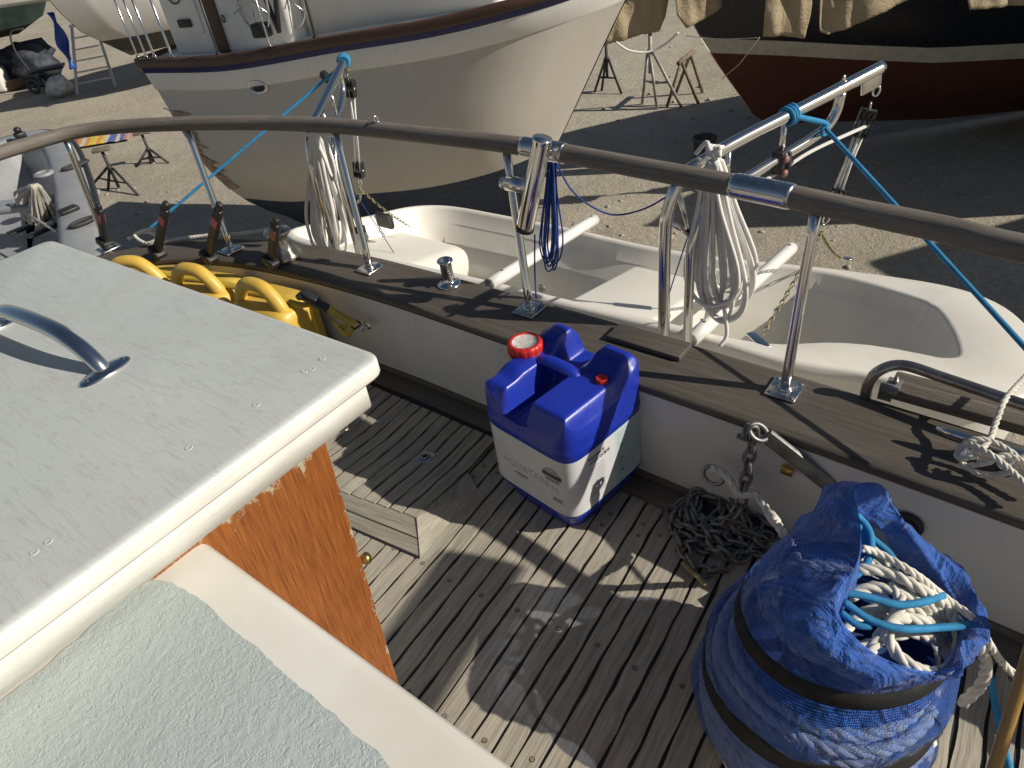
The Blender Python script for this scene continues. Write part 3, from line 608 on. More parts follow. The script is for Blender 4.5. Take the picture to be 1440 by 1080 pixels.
# ------------------------------------------------------------------ blue water can
TH = R(39.5); KS = 1.114; e1 = np.array([math.cos(TH), math.sin(TH), 0]); e2 = np.array([-math.sin(TH), math.cos(TH), 0]); CC = np.array([.1275, 1.466, .001])
A_ = .143; NS = 7.
can = thing('water_can', 'blue plastic water can with red caps and white paper label, standing on deck', 'water can', CC)
def CL(x, y, z): return CC + (e1 * x + e2 * y + Z * z) * KS
NA = 288; phi = np.linspace(0, 2 * np.pi, NA, endpoint=False)
def se(a, n=NS): r = a / (np.abs(np.cos(phi)) ** n + np.abs(np.sin(phi)) ** n) ** (1 / n); return r * np.cos(phi), r * np.sin(phi)
def ss(x, a, b_): t = min(1, max(0, (x - a) / (b_ - a))); return t * t * (3 - 2 * t)
def topz(x, y, s):
    h = .364
    ay = abs(y)
    tr = 1 - ss(abs(y - .020), .020, .046)
    h -= tr * (.072 * (1 - ss(x, -.01, .035)) + .034 * ss(x, -.01, .035)) * (1 if x > -.2 else 1)
    h += .034 * ss(x, .03, .085) * ss(abs(y - .012), .035, .060) * (1 - .25 * ss(x, .115, .14)) * (1 - .3 * ss(ay, .10, .14))
    h += .012 * ss(y, .05, .09) * (1 - ss(x, .05, .08)) * ss(x, -.09, -.05)
    e = max(abs(x), ay) / A_
    h -= .044 * ss(e, .74, .995) ** 2 * (1 - tr) * (1 - .6 * ss(x, .05, .10)) * (1 - .5 * ss(y, .06, .1)) 
    return h
rows = []
for z, s in ((.0, .60), (0, .76), (.004, .82), (.03, .87), (.052, .925), (.060, .97), (.065, .985), (.10, .985), (.16, .985), (.248, .985), (.254, .986), (.258, 1.0), (.266, 1.004), (.274, 1.0), (.278, .992), (.29, .992), (.306, .988)):
    x, y = se(A_ * s, 5.5 if z < .03 else NS); rows.append([CL(a, c_, z) for a, c_ in zip(x, y)])
for s in [.978, .966, .952] + list(np.linspace(.938, .02, 62)):
    x, y = se(A_ * s, 2.5 + 4.5 * s); rows.append([CL(a, c_, max(.20, topz(a, c_, s) - (.012 if s > .97 else 0))) for a, c_ in zip(x, y)])
k = MT('blue_hdpe', .3); k.base(k.ramp(k.noise(9), [(.3, (.010, .026, .30)), (.7, (.014, .036, .38))])); k.bump(k.noise(160, 4), .12, .0012); k.bump(k.noise(30, 3), .1, .002); k.rough(k.ramp(k.noise(25, 6), [(.3, .24), (.75, .42)])); k.b.inputs['Subsurface Weight'].default_value = .0; M['bluep'] = k.m
b = MB(); vs, fs = grid(rows, False, True); fs += [tuple(range(NA))[::-1], tuple((len(rows) - 1) * NA + j for j in range(NA))]; b.add(vs, fs); b.build('body', M['bluep'], can)
b = MB(); hp = smooth_path([CL(.010, .085, .352), CL(.010, .064, .366), CL(.012, .04, .370), CL(.014, .0, .368), CL(.018, -.024, .362), CL(.020, -.045, .345)], .006); tube(b, hp, .0150, 16, flat=1.35); b.build('carry_handle', M['bluep'], can)
M['redp'] = simple('red_plastic', (.50, .022, .020), .38, 0, .12, 20, .1); 
k = MT('cap_face', .4); col = k.ramp(k.noise(55, 6, .7), [(.35, (.30, .28, .27)), (.55, (.62, .60, .58)), (.75, (.50, .12, .11))]); k.base(col); M['capf'] = k.m
def screwcap(c, r, h, ribs, name, face):
    b = MB(); n = ribs * 8; th = np.linspace(0, 2 * np.pi, n, endpoint=False); rib = 1 + .045 * (np.abs(np.sin(th * ribs / 2)) ** .5)
    P = [[c + e1 * rr * r * (rib[j] if wv else 1) * math.cos(t) + e2 * rr * r * (rib[j] if wv else 1) * math.sin(t) + Z * z for j, t in enumerate(th)] for rr, z, wv in ((.97, 0, 0), (1, .002, 1), (1.0, h * .72, 1), (.97, h * .9, 1), (.90, h, 0), (.76, h, 0), (.74, h - .002, 0), (.3, h - .002, 0), (.02, h - .002, 0))]
    vs, fs = grid(P, False, True); mi = [1 if (face and i // n >= 6) else 0 for i in range(len(fs))]; vs_ = len(b.v); b.add(vs, fs); b.mi = mi
    return b.build(name, None, can, mats=[M['redp'], M['capf']])
pc = G(738, 481, .440); screwcap(np.array([pc[0], pc[1], .410]), .047, .034, 14, 'filler_cap', True)
b = MB(); lathe(b, np.array([pc[0], pc[1], .345]), [(.052, 0), (.049, .026), (.038, .042), (.038, .06)], 28); b.build('filler_neck', M['bluep'], can)
pv = G(846, 532, .415); screwcap(np.array([pv[0], pv[1], .396]), .0155, .022, 8, 'vent_cap', False)
b = MB(); lathe(b, np.array([pv[0], pv[1], .364]), [(.026, 0), (.022, .014), (.014, .022), (.0125, .03)], 20); b.build('vent_neck', M['bluep'], can)
# label with its print, wrapped round the can
def onface(x, y, off):                                              # push a point out to the can's skin
    r = math.hypot(x, y); c_, s_ = x / r, y / r; rr = (A_ * .985) / (abs(c_) ** NS + abs(s_) ** NS) ** (1 / NS) + off; return rr * c_, rr * s_
b = MB(); sel = [j for j in range(NA)]; P = []
x, y = se(A_ * .985 + .0007)
for z in np.linspace(.074, .247, 8): P.append([CL(a, c_, z) for a, c_ in zip(x, y)])
vs, fs = grid(P, False, True); b.add(vs, fs); b.mi = [1 if (c_[0] > .01 and c_[1] < 0 and True) else 0 for c_ in [((x[f % NA]), (y[f % NA])) for f in range(len(fs))]]
k = MT('paper_label', .33); k.base(k.ramp(k.noise(18, 6), [(.3, (.55, .55, .57)), (.7, (.62, .62, .635))])); k.bump(k.noise(1, 4, .6, k.co('Object', (8, 8, 90))), .35, .0012); M['paper'] = k.m
k = MT('pale_label', .33); k.base(k.ramp(k.noise(18, 6), [(.3, (.43, .56, .56)), (.7, (.50, .62, .62))])); k.bump(k.noise(1, 4, .6, k.co('Object', (8, 8, 90))), .25, .001); M['paper2'] = k.m
lab = b.build('label', None, can, mats=[M['paper'], M['paper2']])
M['ink'] = simple('black_ink', (.05, .05, .055), .5, bump=0); M['ink_faded'] = simple('faded_ink', (.36, .36, .385), .5, var=.12, scale=30, bump=0); M['ink_grey'] = simple('grey_ink', (.22, .22, .23), .5, bump=0)
pb = {0: MB(), 1: MB(), 2: MB()}
def wrap(pts, fs, ink, side, x0, z0):
    out_ = []
    for px_, py_ in pts:
        x, y = (-A_, -(x0 + px_)) if side == 'L' else (x0 + px_, -A_)
        x, y = onface(x, y, .0013); out_.append(CL(x, y, z0 + py_))
    pb[ink].add(out_, fs)
def ftext(s, size, ink, side, x0, z0, bold=0., align='LEFT', sub=1):
    vs, fs = text(s, size, (0, 0, 0), (1, 0, 0), (0, 1, 0), None, None, align=align, bold=bold); wrap([(v[0], v[1]) for v in vs], fs, ink, side, x0, z0)
def bar(x0, z0, w_, h, ink, side):
    n = max(1, int(w_ / .006)); pts = [(w_ * i / n, hh) for hh in (0, h) for i in range(n + 1)]; wrap(pts, [(i, i + 1, n + 2 + i, n + 1 + i) for i in range(n)], ink, side, x0, z0)
ftext('AQUATAIN', .030, 1, 'L', -.085, .146, -.0002); ftext('N.', .027, 1, 'L', .078, .142)
ftext('®', .03, 1, 'L', -.075, .175) if 0 else None
bar(-.045, .129, .042, .0035, 0, 'L'); bar(-.043, .122, .036, .002, 2, 'L'); bar(.080, .118, .030, .0035, 0, 'L'); bar(.078, .110, .034, .0045, 2, 'L')
for i in range(9): bar(-.132, .10 + i * .013, .011, .009 - (i % 3) * .002, 2, 'L')
ec = (.083, .196)                                                   # round crest with a lettered band
for r0, r1, ink in ((.024, .0225, 0), (.0205, .019, 0)):
    t = np.linspace(-.35, math.pi + .35, 28); pts = [(ec[0] + r_ * math.cos(a) * 1.05, ec[1] - .006 + r_ * math.sin(a)) for r_ in (r0, r1) for a in t]
    wrap(pts, [(i, i + 1, 29 + i, 28 + i) for i in range(27)], ink, 'L', 0, 0)
bar(ec[0] - .03, ec[1] - .012, .060, .013, 0, 'L'); bar(ec[0] - .021, ec[1] - .024, .042, .009, 2, 'L'); bar(ec[0] - .013, ec[1] + .004, .026, .004, 2, 'L')
ftext('RELIANCE', .0125, 0, 'R', -.080, .222, .0003); ftext('YOUR GUIDE.', .0125, 0, 'R', -.080, .208, .0003)
r_ = random.Random(3)
for i in range(11): bar(-.078, .192 - i * .0085, .055 + r_.uniform(-.006, .004), .0016, 2, 'R')
for i in range(15): bar(.022 + .0 * i, .234 - i * .009, .095 + r_.uniform(-.03, .004), .0014, 2, 'R')
for i in range(3): bar(.032, .19 - i * .04, .012, .004, 0, 'R')
for kx, nm in ((0, 'ink'), (1, 'ink_faded'), (2, 'ink_grey')): pb[kx].build('print', M[nm], lab, smooth=False)

# ------------------------------------------------------------------ mesh bag full of rope
BC = np.array([.485, .715, 0.]); bag = thing('mesh_bag', 'blue mesh bag with black bands overflowing with rope, on the deck', 'rope bag', BC)
rim_px = [(1200, 684, .52), (1207, 735, .50), (1203, 790, .475), (1172, 850, .45), (1196, 898, .425), (1255, 938, .385), (1330, 950, .345), (1378, 915, .32), (1350, 850, .345), (1300, 775, .40), (1262, 718, .46), (1238, 680, .52)]
rim = smooth_path([G(*p) for p in rim_px], .004, True)
def aresample(P, n, c):                                             # resample a closed curve by angle about c
    a = np.unwrap(np.arctan2(P[:, 1] - c[1], P[:, 0] - c[0])); L = np.concatenate([[0], np.cumsum(np.linalg.norm(np.diff(np.vstack([P, P[:1]]), axis=0), axis=1))])
    q = np.linspace(0, L[-1], n, endpoint=False); Pc = np.vstack([P, P[:1]]); return np.stack([np.interp(q, L, Pc[:, i]) for i in range(3)], 1)
NB = 180; rimc = rim.mean(0); rm = aresample(rim, NB, rimc)
if np.cross(rm[1][:2] - rimc[:2], rm[30][:2] - rimc[:2]) < 0: rm = rm[::-1]
a_rim = np.arctan2(rm[:, 1] - rimc[1], rm[:, 0] - rimc[0]); au = np.unwrap(a_rim)
from mathutils import noise as mnoise
def nz(p, s): return mnoise.noise(Vector((p[0] * s, p[1] * s, p[2] * s)))
rows = []; tags = []
prof = [(0, .18, 0, 0), (.006, .205, 0, 0), (.03, .219, 0, 0), (.08, .226, 0, 0), (.125, .222, 0, 0), (.150, .214, 0, .0), (.158, .210, 1, .0), (.174, .208, 1, .002), (.188, .209, 1, .004), (.200, .212, 0, .006), (.225, .214, 0, .012), (.255, .207, 0, .022), (.278, .190, 0, .03), (.290, .182, 2, .034), (.302, .179, 2, .038), (.314, .176, 2, .042), (.326, .177, 0, .044)]
tilt = np.array([.05, -.10])                                         # the stack of hoops leans a little
for z, r, g, sh in prof:
    row = []
    for a in au:
        dx = np.array([math.cos(a), math.sin(a)]); rr = r + (.010 * nz((dx[0] * 1.3, dx[1] * 1.3, z * 12), 1.7) + .004 * nz((dx[0] * 4, dx[1] * 4, z * 30), 2.) if g == 0 and z > 0 else 0) * min(1, z * 20)
        zz = z + (dx @ tilt) * z * .9
        row.append(np.array([BC[0] + dx[0] * rr + sh * 1.0 + .012, BC[1] + dx[1] * rr + sh * .6, max(0.002, zz)]))
    rows.append(row); tags.append(g)
rows = [np.array(q) for q in rows]; last = rows[-1]
for t in (.12, .25, .38, .5, .62, .74, .86, .95, 1.):
    bulge = math.sin(t * math.pi) * .032
    P = last * (1 - t) + rm * t; P = P + (P - (BC * (1 - t) + rimc * t)) * np.array([1, 1, 0]) * bulge * 4 + Z * math.sin(t * math.pi) * .03
    P = np.array([p + (p - rimc) / (np.linalg.norm(p - rimc) + 1e-6) * (.026 * nz(p, 13.) - .022 * (abs(nz(p, 20.)) - .25) - .010 * abs(nz(p, 48.))) * math.sin(min(1, t * 1.3) * math.pi * .8) for p in P]); rows.append(P); tags.append(0)
for t, dz in ((.03, .004), (.07, -.004), (.11, -.03), (.14, -.07)): rows.append(rm + (rimc - rm) * t + Z * dz); tags.append(0)
b = MB(); vs, fs = grid(np.array(rows), False, True)
uv = [(j / NB * 1.3, np.sum([np.linalg.norm(rows[q + 1][0] - rows[q][0]) for q in range(i)])) for i in range(len(rows)) for j in range(NB)]
b.add(vs, fs, uv)
k = MT('blue_mesh', .7); co = k.co('UV', (1, 1, 1)); sx = k.n('SeparateXYZ'); k.l(co, sx.inputs[0])
wx = k.math('SINE', k.math('MULTIPLY', sx.outputs[0], 6.283 / .0036)); wy = k.math('SINE', k.math('MULTIPLY', sx.outputs[1], 6.283 / .0034))
thr = k.math('SUBTRACT', k.math('MULTIPLY', k.math('GREATER_THAN', sx.outputs[1], .40), .66), .80)
hole = k.math('MULTIPLY', k.math('GREATER_THAN', wx, thr), k.math('GREATER_THAN', wy, thr))
k.base(k.mix(k.ramp(k.noise(24, 9, .8), [(.56, 0), (.68, .65)]), k.ramp(k.noise(14, 6), [(.3, (.008, .085, .42)), (.7, (.018, .14, .60))]), (.45, .50, .56))); k.bump(k.noise(16, 3, .5, None, 1.5), .9, .03); k.bump(k.noise(42, 4, .6, None, .8), .6, .012); k.bump(k.math('MULTIPLY', wx, wy), .35, .0006)
tr = k.n('BsdfTransparent'); tr.inputs[0].default_value = (.72, .80, 1, 1); mx = k.n('MixShader'); op = k.n('AttributeDummy') if 0 else None
hl_ = k.math('MULTIPLY', hole, .92); k.l(hl_, mx.inputs[0]); k.l(k.b.outputs[0], mx.inputs[1]); k.l(tr.outputs[0], mx.inputs[2]); k.l(mx.outputs[0], k.t.nodes['Material Output'].inputs[0]); M['mesh'] = k.m
k.b.inputs['Sheen Weight'].default_value = .3
cloth = b.build('mesh_cloth', M['mesh'], bag)
so_ = cloth.modifiers.new('thick', 'SOLIDIFY') if 0 else None
M['webbing'] = simple('black_webbing', (.010, .010, .012), .8, bump=.5, bscale=300)
for g in (1, 2):
    idx = [i for i, t in enumerate(tags) if t == g]; i0, i1 = idx[0], idx[-1] + (1 if g == 1 else 0); b = MB(); P = []
    for i in range(i0, i1 + 1): P.append(rows[i] + (rows[i] - BC * np.array([1, 1, 0]) - Z * rows[i][:, 2:3]) * .012)
    PP = [rows[i0] * .999 + BC * .001] + P + [rows[i1] * .999 + BC * .001]; vs, fs = grid(np.array(PP), False, True); b.add(vs, fs); b.build('band', M['webbing'], bag)
M['lining'] = simple('dark_blue_lining', (.008, .03, .14), .9)
b = MB(); P = [np.array([BC[0] + .03 + r * math.cos(a), BC[1] - .01 + r * math.sin(a), z + .04 * math.sin(a * 3) * (r > .05) * .4]) for r, z in ((.165, .275), (.12, .30), (.06, .31)) for a in np.linspace(0, 2 * np.pi, 40, endpoint=False)]
vs, fs = grid(np.array(P).reshape(3, 40, 3), False, True); fs.append(tuple(80 + j for j in range(40))); b.add(vs, fs); b.build('inner_cloth', M['lining'], bag)
# the ropes in it
b = MB()
def coil_ring(r, z, k_): return [np.array([BC[0] + .012 + z * .1 + r * (1 + .03 * math.sin(3 * a + k_)) * math.cos(a), BC[1] + z * .06 + r * (1 + .03 * math.sin(2 * a + k_)) * math.sin(a), z + .006 * math.sin(2 * a + k_ * 2)]) for a in np.linspace(k_, k_ + 2 * np.pi + .1, 60)]
for i in range(9): 
    for rr in (.206, .182):
        z = .022 + .0235 * i; twist(b, coil_ring(rr - max(0, z - .12) * .16, z + (.012 if rr < .19 else 0), i * 1.3 + rr * 40), .0118, sides=5, pitch=7)
def zf(px, py): return .455 - .11 * (py - 700) / 250 - .10 * max(0, (px - 1290) / 100)
def RP(pts, dz=0.): return smooth_path([G(p[0], p[1], (zf(p[0], p[1]) if len(p) < 3 else p[2]) + dz) for p in pts], .006)
TW = [([(1212, 771, .44), (1235, 778), (1285, 806), (1335, 845), (1370, 872, .34), (1395, 912, .28), (1412, 935, .22), (1440, 958, .20), (1480, 985, .18)], .0072, .02),
      ([(1275, 868, .36), (1248, 885), (1258, 915), (1285, 938), (1320, 946), (1344, 928), (1348, 892), (1330, 852), (1290, 826), (1250, 805), (1205, 800)], .0108, .012),
      ([(1185, 846), (1225, 826), (1280, 838), (1330, 862), (1368, 895, .33), (1386, 930, .25), (1380, 962, .18), (1352, 990, .12)], .0108, .0),
      ([(1215, 932, .36), (1240, 890), (1262, 862), (1265, 838), (1250, 822)], .0108, .004),
      ([(1190, 872), (1240, 862), (1290, 872), (1330, 880)], .0108, -.02), ([(1180, 895, .37), (1215, 862), (1262, 850), (1320, 868)], .0108, -.012),
      ([(1200, 780), (1240, 800), (1290, 842), (1340, 880)], .0095, -.012), ([(1190, 915, .36), (1230, 905), (1280, 890), (1330, 905)], .0108, -.03), ([(1215, 760), (1245, 790), (1275, 830), (1300, 880)], .0095, -.025)]
for P, r, dz in TW: twist(b, RP(P, dz), r, sides=6, pitch=7)
tag(b.build('laid_rope', M['rope_laid'], loc=BC + Z * .02), 'white three strand rope coiled in and spilling out of the blue mesh bag', 'rope')
b = MB()
for P, dz in (([(1186, 846), (1225, 872), (1270, 884), (1330, 882), (1374, 878, .33)], .026), ([(1180, 832), (1215, 838), (1262, 850), (1300, 846), (1326, 837)], .022), ([(1188, 722, .47), (1208, 728), (1224, 752), (1222, 785), (1205, 808), (1180, 820)], .012), ([(1185, 735, .46), (1212, 745), (1216, 772), (1195, 792)], .006), ([(1220, 752), (1250, 778), (1262, 800)], .0), ([(1182, 860), (1205, 878), (1225, 880)], .02), ):
    tube(b, RP(P, dz), .0068, 10)
tag(b.build('blue_line', M['rope_blue'], loc=BC + Z * .3), 'turquoise braided line tangled on top of the rope bag', 'rope')

b = MB(); P = smooth_path([G(*q) for q in ((1388, 925, .12), (1398, 985, .03), (1410, 1040, .012), (1425, 1100, .010))], .006); tube(b, P, .0068, 10); tag(b.build('line_end', M['rope_blue'], loc=P[0]), 'turquoise line lying on the deck right of the rope bag, by the pole', 'rope')

# ------------------------------------------------------------------ anchor gear beside the bag
s0 = UB(1062, 600, -.022); s1 = G(1345, 822, .05); an = thing('stowed_anchor', 'galvanised anchor with long flat shank, leaning on the bulwark behind the bag', 'anchor', s1)
d_ = (s1 - s0) / np.linalg.norm(s1 - s0); sn = -U + d_ * (U @ d_); sn /= np.linalg.norm(sn); su = np.cross(sn, d_)
b = MB(); box(b, (s0 + s1) / 2 + d_ * .015, np.linalg.norm(s1 - s0) - .03, .040, .012, d_, su, sn, bev=.002); b.build('shank', M['galv'], an)
b = MB(); c = s0 + d_ * .012 + sn * .008; ring(b, c, .017, .0058, sn * .5 + su, sq=1.35, dirn=d_); b.build('shackle_ring', M['galv'], an)
c = G(1020, 822, .018); b = MB(); P0 = [c + V * .02, c + V * .085 + U * .03, c + V * .11 - U * .05, c + V * .06 - U * .075, c + V * .0 - U * .045]
vs = P0 + [p + Z * .012 for p in P0]; n = 5; b.add(vs, [tuple(range(n))[::-1], tuple(range(n, 2 * n))] + [(i, (i + 1) % n, n + (i + 1) % n, n + i) for i in range(n)]); b.build('fluke', M['galv'], an)
M['chain'] = simple('galvanised_chain', (.21, .21, .205), .5, .65, .35, 60, .5, .0008, 150, dirt=(.10, .085, .07), dirt_t=.55)
b = MB(); top = c = s0 - Z * .012 - U * .012; chain(b, [top, top - Z * .03, top - Z * .12 - U * .01, top - Z * .21 - U * .03, top - Z * .26 - U * .05 - V * .02], .0128, .0049, seg=14, k=6)
ring(b, s0 - Z * .016 - U * .004 - V * .018, .013, .005, V, sq=1.3); lathe(b, s0 - Z * .035 - V * .035 - U * .01, [(.007, 0), (.007, .03)], 10, V)
pc_ = G(1018, 742, 0); r_ = random.Random(12); P = [top - Z * .26 - U * .05 - V * .02]
for i in range(34):
    a = i * 1.45 + r_.uniform(-.5, .5); q = .125 * math.sqrt(r_.random()); hz = .012 + .075 * max(0, 1 - (q / .13) ** 1.6) * (i / 34) ** .6
    P.append(pc_ + V * q * math.cos(a) * 1.25 + U * q * math.sin(a) * .9 + Z * hz)
P += [G(975, 795, .014), G(1000, 803, .012), G(1030, 800, .012)]
chain(b, smooth_path(P, .01), .0145, .0056, seg=12, k=6, roll=.4)
tag(b.build('anchor_chain', M['chain'], loc=pc_), 'dark galvanised chain heaped on deck and hung from the anchor shackle', 'chain')
b = MB(); c = G(976, 806, .016); box(b, c, .085, .013, .007, V * .93 - U * .36, U * .93 + V * .36, bev=.002); M['brassy'] = simple('worn_brass', (.38, .31, .15), .45, .6, .3, 30); tag(b.build('brass_strip', M['brassy'], loc=c), 'small worn brass strip lying in front of the chain heap', 'brass strip')
tc_ = UB(1003, 668, -.05); b = MB(); ring(b, tc_, .021, .0055, -U * .75 + Z * .5 - V * .2, seg=26, sq=1.35, dirn=V)
rp2 = smooth_path([tc_ - V * .005 + Z * .024, tc_ + V * .035 + Z * .020 - U * .005, tc_ + V * .075 - Z * .012 - U * .02, GU(1062, 695, 1.19), GU(1082, 722, 1.15), GU(1103, 752, 1.06), G(1125, 790, .12)], .006)
t_ = thing('spliced_rope', 'greyed three strand rope spliced round a steel thimble, next to the chain', 'rope', tc_); b.build('thimble', M['galv'], t_)
b = MB(); twist(b, rp2, .0102, pitch=7); k_ = len(rp2); tube(b, rp2[int(k_ * .40):int(k_ * .52)], .0125, 10); b.build('spliced_end', M['rope_laid'], t_)

# boat hook shaft in the lower right corner
M['pole'] = wood('varnished_ash', (.22, .12, .03), (.38, .22, .06), (.52, .33, .11), .35)
b = MB(); p0 = G(1436, 958, .30); p1 = G(1392, 1100, .12); tube(b, np.linspace(p0 + (p0 - p1) * .8, p1 + (p1 - p0) * .3, 12), .011, 14); tag(b.build('wooden_pole', M['pole'], loc=p1), 'yellow varnished wooden pole leaning in the bottom right corner', 'pole')

# rope made fast on the right hand cleat
b = MB(); cp = G(1388, 648, CZ); cz = lambda px, py, z=.40: G(px, py, z)
for P in ([(1450, 522, .46), (1415, 560, .46), (1402, 590, .44), (1392, 618, .43), (1378, 632, .425), (1358, 645, .41), (1345, 640, .40), (1362, 625, .42), (1395, 640, .43), (1425, 665, .41), (1460, 700, .40)],
          [(1350, 650, .39), (1372, 664, .385), (1400, 668, .38), (1425, 660, .40), (1440, 642, .42), (1470, 640, .42)], [(1345, 632, .405), (1370, 618, .43), (1398, 622, .43), (1425, 638, .42), (1445, 660, .41), (1480, 690, .40)], [(1360, 655, .385), (1390, 650, .415), (1415, 640, .43), (1450, 655, .42)]):
    twist(b, smooth_path([cz(*p) for p in P], .005), .0066, pitch=6.5)
tag(b.build('mooring_line', M['rope_laid'], loc=cp), 'white laid rope made fast round the cleat at the right edge', 'rope')
# small knotted line on the left of the cap
b = MB()
kp = lambda px, py, z=.375: G(px, py, z)
for P in ([(180, 336, .37), (205, 326, .385), (222, 334, .395), (205, 342, .38), (190, 330, .39), (215, 322, .40), (232, 334, .385)], [(195, 338, .372), (215, 345, .372), (240, 338, .373), (290, 331, .374), (340, 328, .378), (388, 320, .39)]):
    twist(b, smooth_path([kp(*p) for p in P], .006), .0075, pitch=6.5)
tag(b.build('knotted_rope', M['rope_laid'], loc=kp(210, 334)), 'white laid rope knotted on the cap rail and led to the winch', 'rope')

# ------------------------------------------------------------------ taut blue lashings from the davits
def lash(label, P, kn, r):
    b = MB(); tube(b, smooth_path(P, .02), r, 10); c, ax = kn
    n1 = np.cross(ax, Z); n1 /= np.linalg.norm(n1)
    for i in range(3): ring(b, c + ax * (i - 1) * .011, .0215, r * .95, ax + n1 * .15 * (i - 1), 20, 8)
    ring(b, P[0] - Z * .008, .011, r * .9, n1, 16, 8); tube(b, smooth_path([c + n1 * .02, P[0] + Z * .012, P[0]], .006), r * 1.25, 8)
    return tag(b.build('lashing_line', M['rope_blue'], loc=P[0]), label, 'rope')
ax_ = (Rt - Rs) / np.linalg.norm(Rt - Rs); kc = q_(.45, 0); end = G(1440, 487, .60); st_ = G(1160, 180, .80)
lash('turquoise line from the right hand davit down past the rail to the right', [st_, st_ + (end - st_) * .5, end, end + (end - st_) * .35], (kc, ax_), .0058)
axl = (Lt_ - Ls) / np.linalg.norm(Lt_ - Ls); kc = p_(.93, 0); st_ = kc - Z * .02 - V * .02; end = G(205, 326, .38)
lash('turquoise line from the left hand davit tip down to the left', [st_, (st_ + end) / 2, end], (kc, axl), .0062)
b = MB(); c = GU(458, 108, 2.0); box(b, c, .03, .05, .03, U, V * .8 - Z * .6, V * .6 + Z * .8, bev=.006); tag(b.build('rope_clamp', M['black'], loc=c), 'small black clamp on the turquoise line at the left davit tip', 'clamp')

# ------------------------------------------------------------------ hanging coils
def hank(name, label, top, bot, wid, r, n, m, seed, along, cat='rope', depth=.035, extra=None):
    q = random.Random(seed); b = MB(); top = np.array(top); bot = np.array(bot); ax = bot - top; Lh = np.linalg.norm(ax); ax /= Lh; al = np.array(along, float); al -= ax * (al @ ax); al /= np.linalg.norm(al); dp = np.cross(ax, al)
    P = []
    for i in range(n):
        wl, wr = wid * q.uniform(.25, 1), wid * q.uniform(.25, 1); l = Lh * q.uniform(.80, 1.0); o = q.uniform(-1, 1); d0 = depth * q.uniform(-1, 1)
        for (s, t) in ((-.14, .03), (-.38, .25), (-.85, .62), (-.95, .84), (-.45, .985), (.15, 1.0), (.8, .90), (.95, .68), (.42, .28), (.14, .03), (0, -.02)):
            P.append(top + ax * (t * l) + al * ((s * (wl if s < 0 else wr)) + o * .012 * (1 if t < .3 else 1.4)) + dp * (d0 * (.3 + .7 * min(1, t * 1.5)) + q.uniform(-.004, .004)))
    tube(b, smooth_path(P, .012), r, 8)
    for e in (extra or []): tube(b, smooth_path(e, .01), r, 8)
    return tag(b.build(name, m, loc=top), label, cat)
ct = GU(1003, 232, 1.60); cbt = GU(1014, 452, 1.66)
ex = [[ct + V * .015 + Z * .0, ct + Z * .035 - V * .01, ct + Z * .045 - V * .03 + U * .02, ct - V * .06 + U * .03 + Z * .01], [ct, ct + Z * .03 + V * .0, ct + Z * .05 + V * .02 - U * .01], [GU(1018, 430, 1.62), GU(1022, 470, 1.62), GU(1012, 488, 1.60)]]
for o in range(4): ex.append([ct + Z * .02 + V * (.01 * o - .015), ct + Z * .038 + V * (.01 * o - .02) + U * .01, ct + Z * .03 + V * (.01 * o - .025) + U * .04])
hank('rope_coil', 'big hank of white braided line hanging beside the right hand davit', ct, cbt, .088, .0058, 15, M['rope_white'], 5, V, extra=ex)
ct = GU(443, 192, 1.50); cbt = GU(466, 372, 1.60)
hank('rope_coil', 'hank of white braided line hanging from the left hand davit post', ct, cbt, .085, .0068, 13, M['rope_white'], 9, V, extra=[[ct - V * .03, ct + Z * .015 - U * .02, ct + V * .04 + Z * .01, ct + V * .06 - Z * .06, ct + V * .055 - Z * .12, ct + V * .03 - Z * .15, ct + V * .02 - Z * .08, ct]])
ct = GU(774, 222, 1.60); cbt = GU(770, 384, 1.62)
hank('cord_hank', 'thin navy blue cord hanging in a hank beside the rod holder', ct, cbt, .030, .0026, 9, M['rope_navy'], 3, V, depth=.02, extra=[[GU(752, 330, 1.6), GU(752, 380, 1.6), GU(754, 420, 1.58)]])
b = MB(); e0 = GU(782, 228, 1.60); e1_ = q_(-.05, -.02); pts = [GU(800, 262, 1.62), GU(825, 286, 1.64), GU(862, 302, 1.67), GU(905, 294, 1.68), GU(945, 272, 1.68)]
tube(b, smooth_path([e0] + pts + [GU(968, 258, 1.66)], .01), .0026, 8); tag(b.build('slack_cord', M['rope_navy'], loc=e0), 'thin blue cord sagging between the rod holder and the right davit', 'cord')
b = MB(); tube(b, [GU(978, 300, 1.64), GU(945, 400, 1.72), GU(928, 458, 1.74)], .0022, 6); tag(b.build('thin_line', M['rope_navy'], loc=GU(940, 400, 1.7)), 'thin dark line running down between the two right davit posts', 'line')
b = MB(); tube(b, [GU(490, 258, 1.9), GU(530, 318, 1.9), GU(562, 368, 1.9)], .0018, 6); tag(b.build('thin_line', M['rope_navy'], loc=GU(530, 318, 1.9)), 'thin blue line slanting over the dinghy stern near the rubber pad', 'line')
b = MB(); ub = Rt - Z * .15; tube(b, smooth_path([ub, q_(.62, -.135), q_(.41, -.145), q_(.16, -.15), q_(-.05, -.18)], .02), .0050, 8); tag(b.build('hauling_line', M['rope_white'], loc=ub), 'white hauling line led along the right davit from block to jam cleat', 'rope')

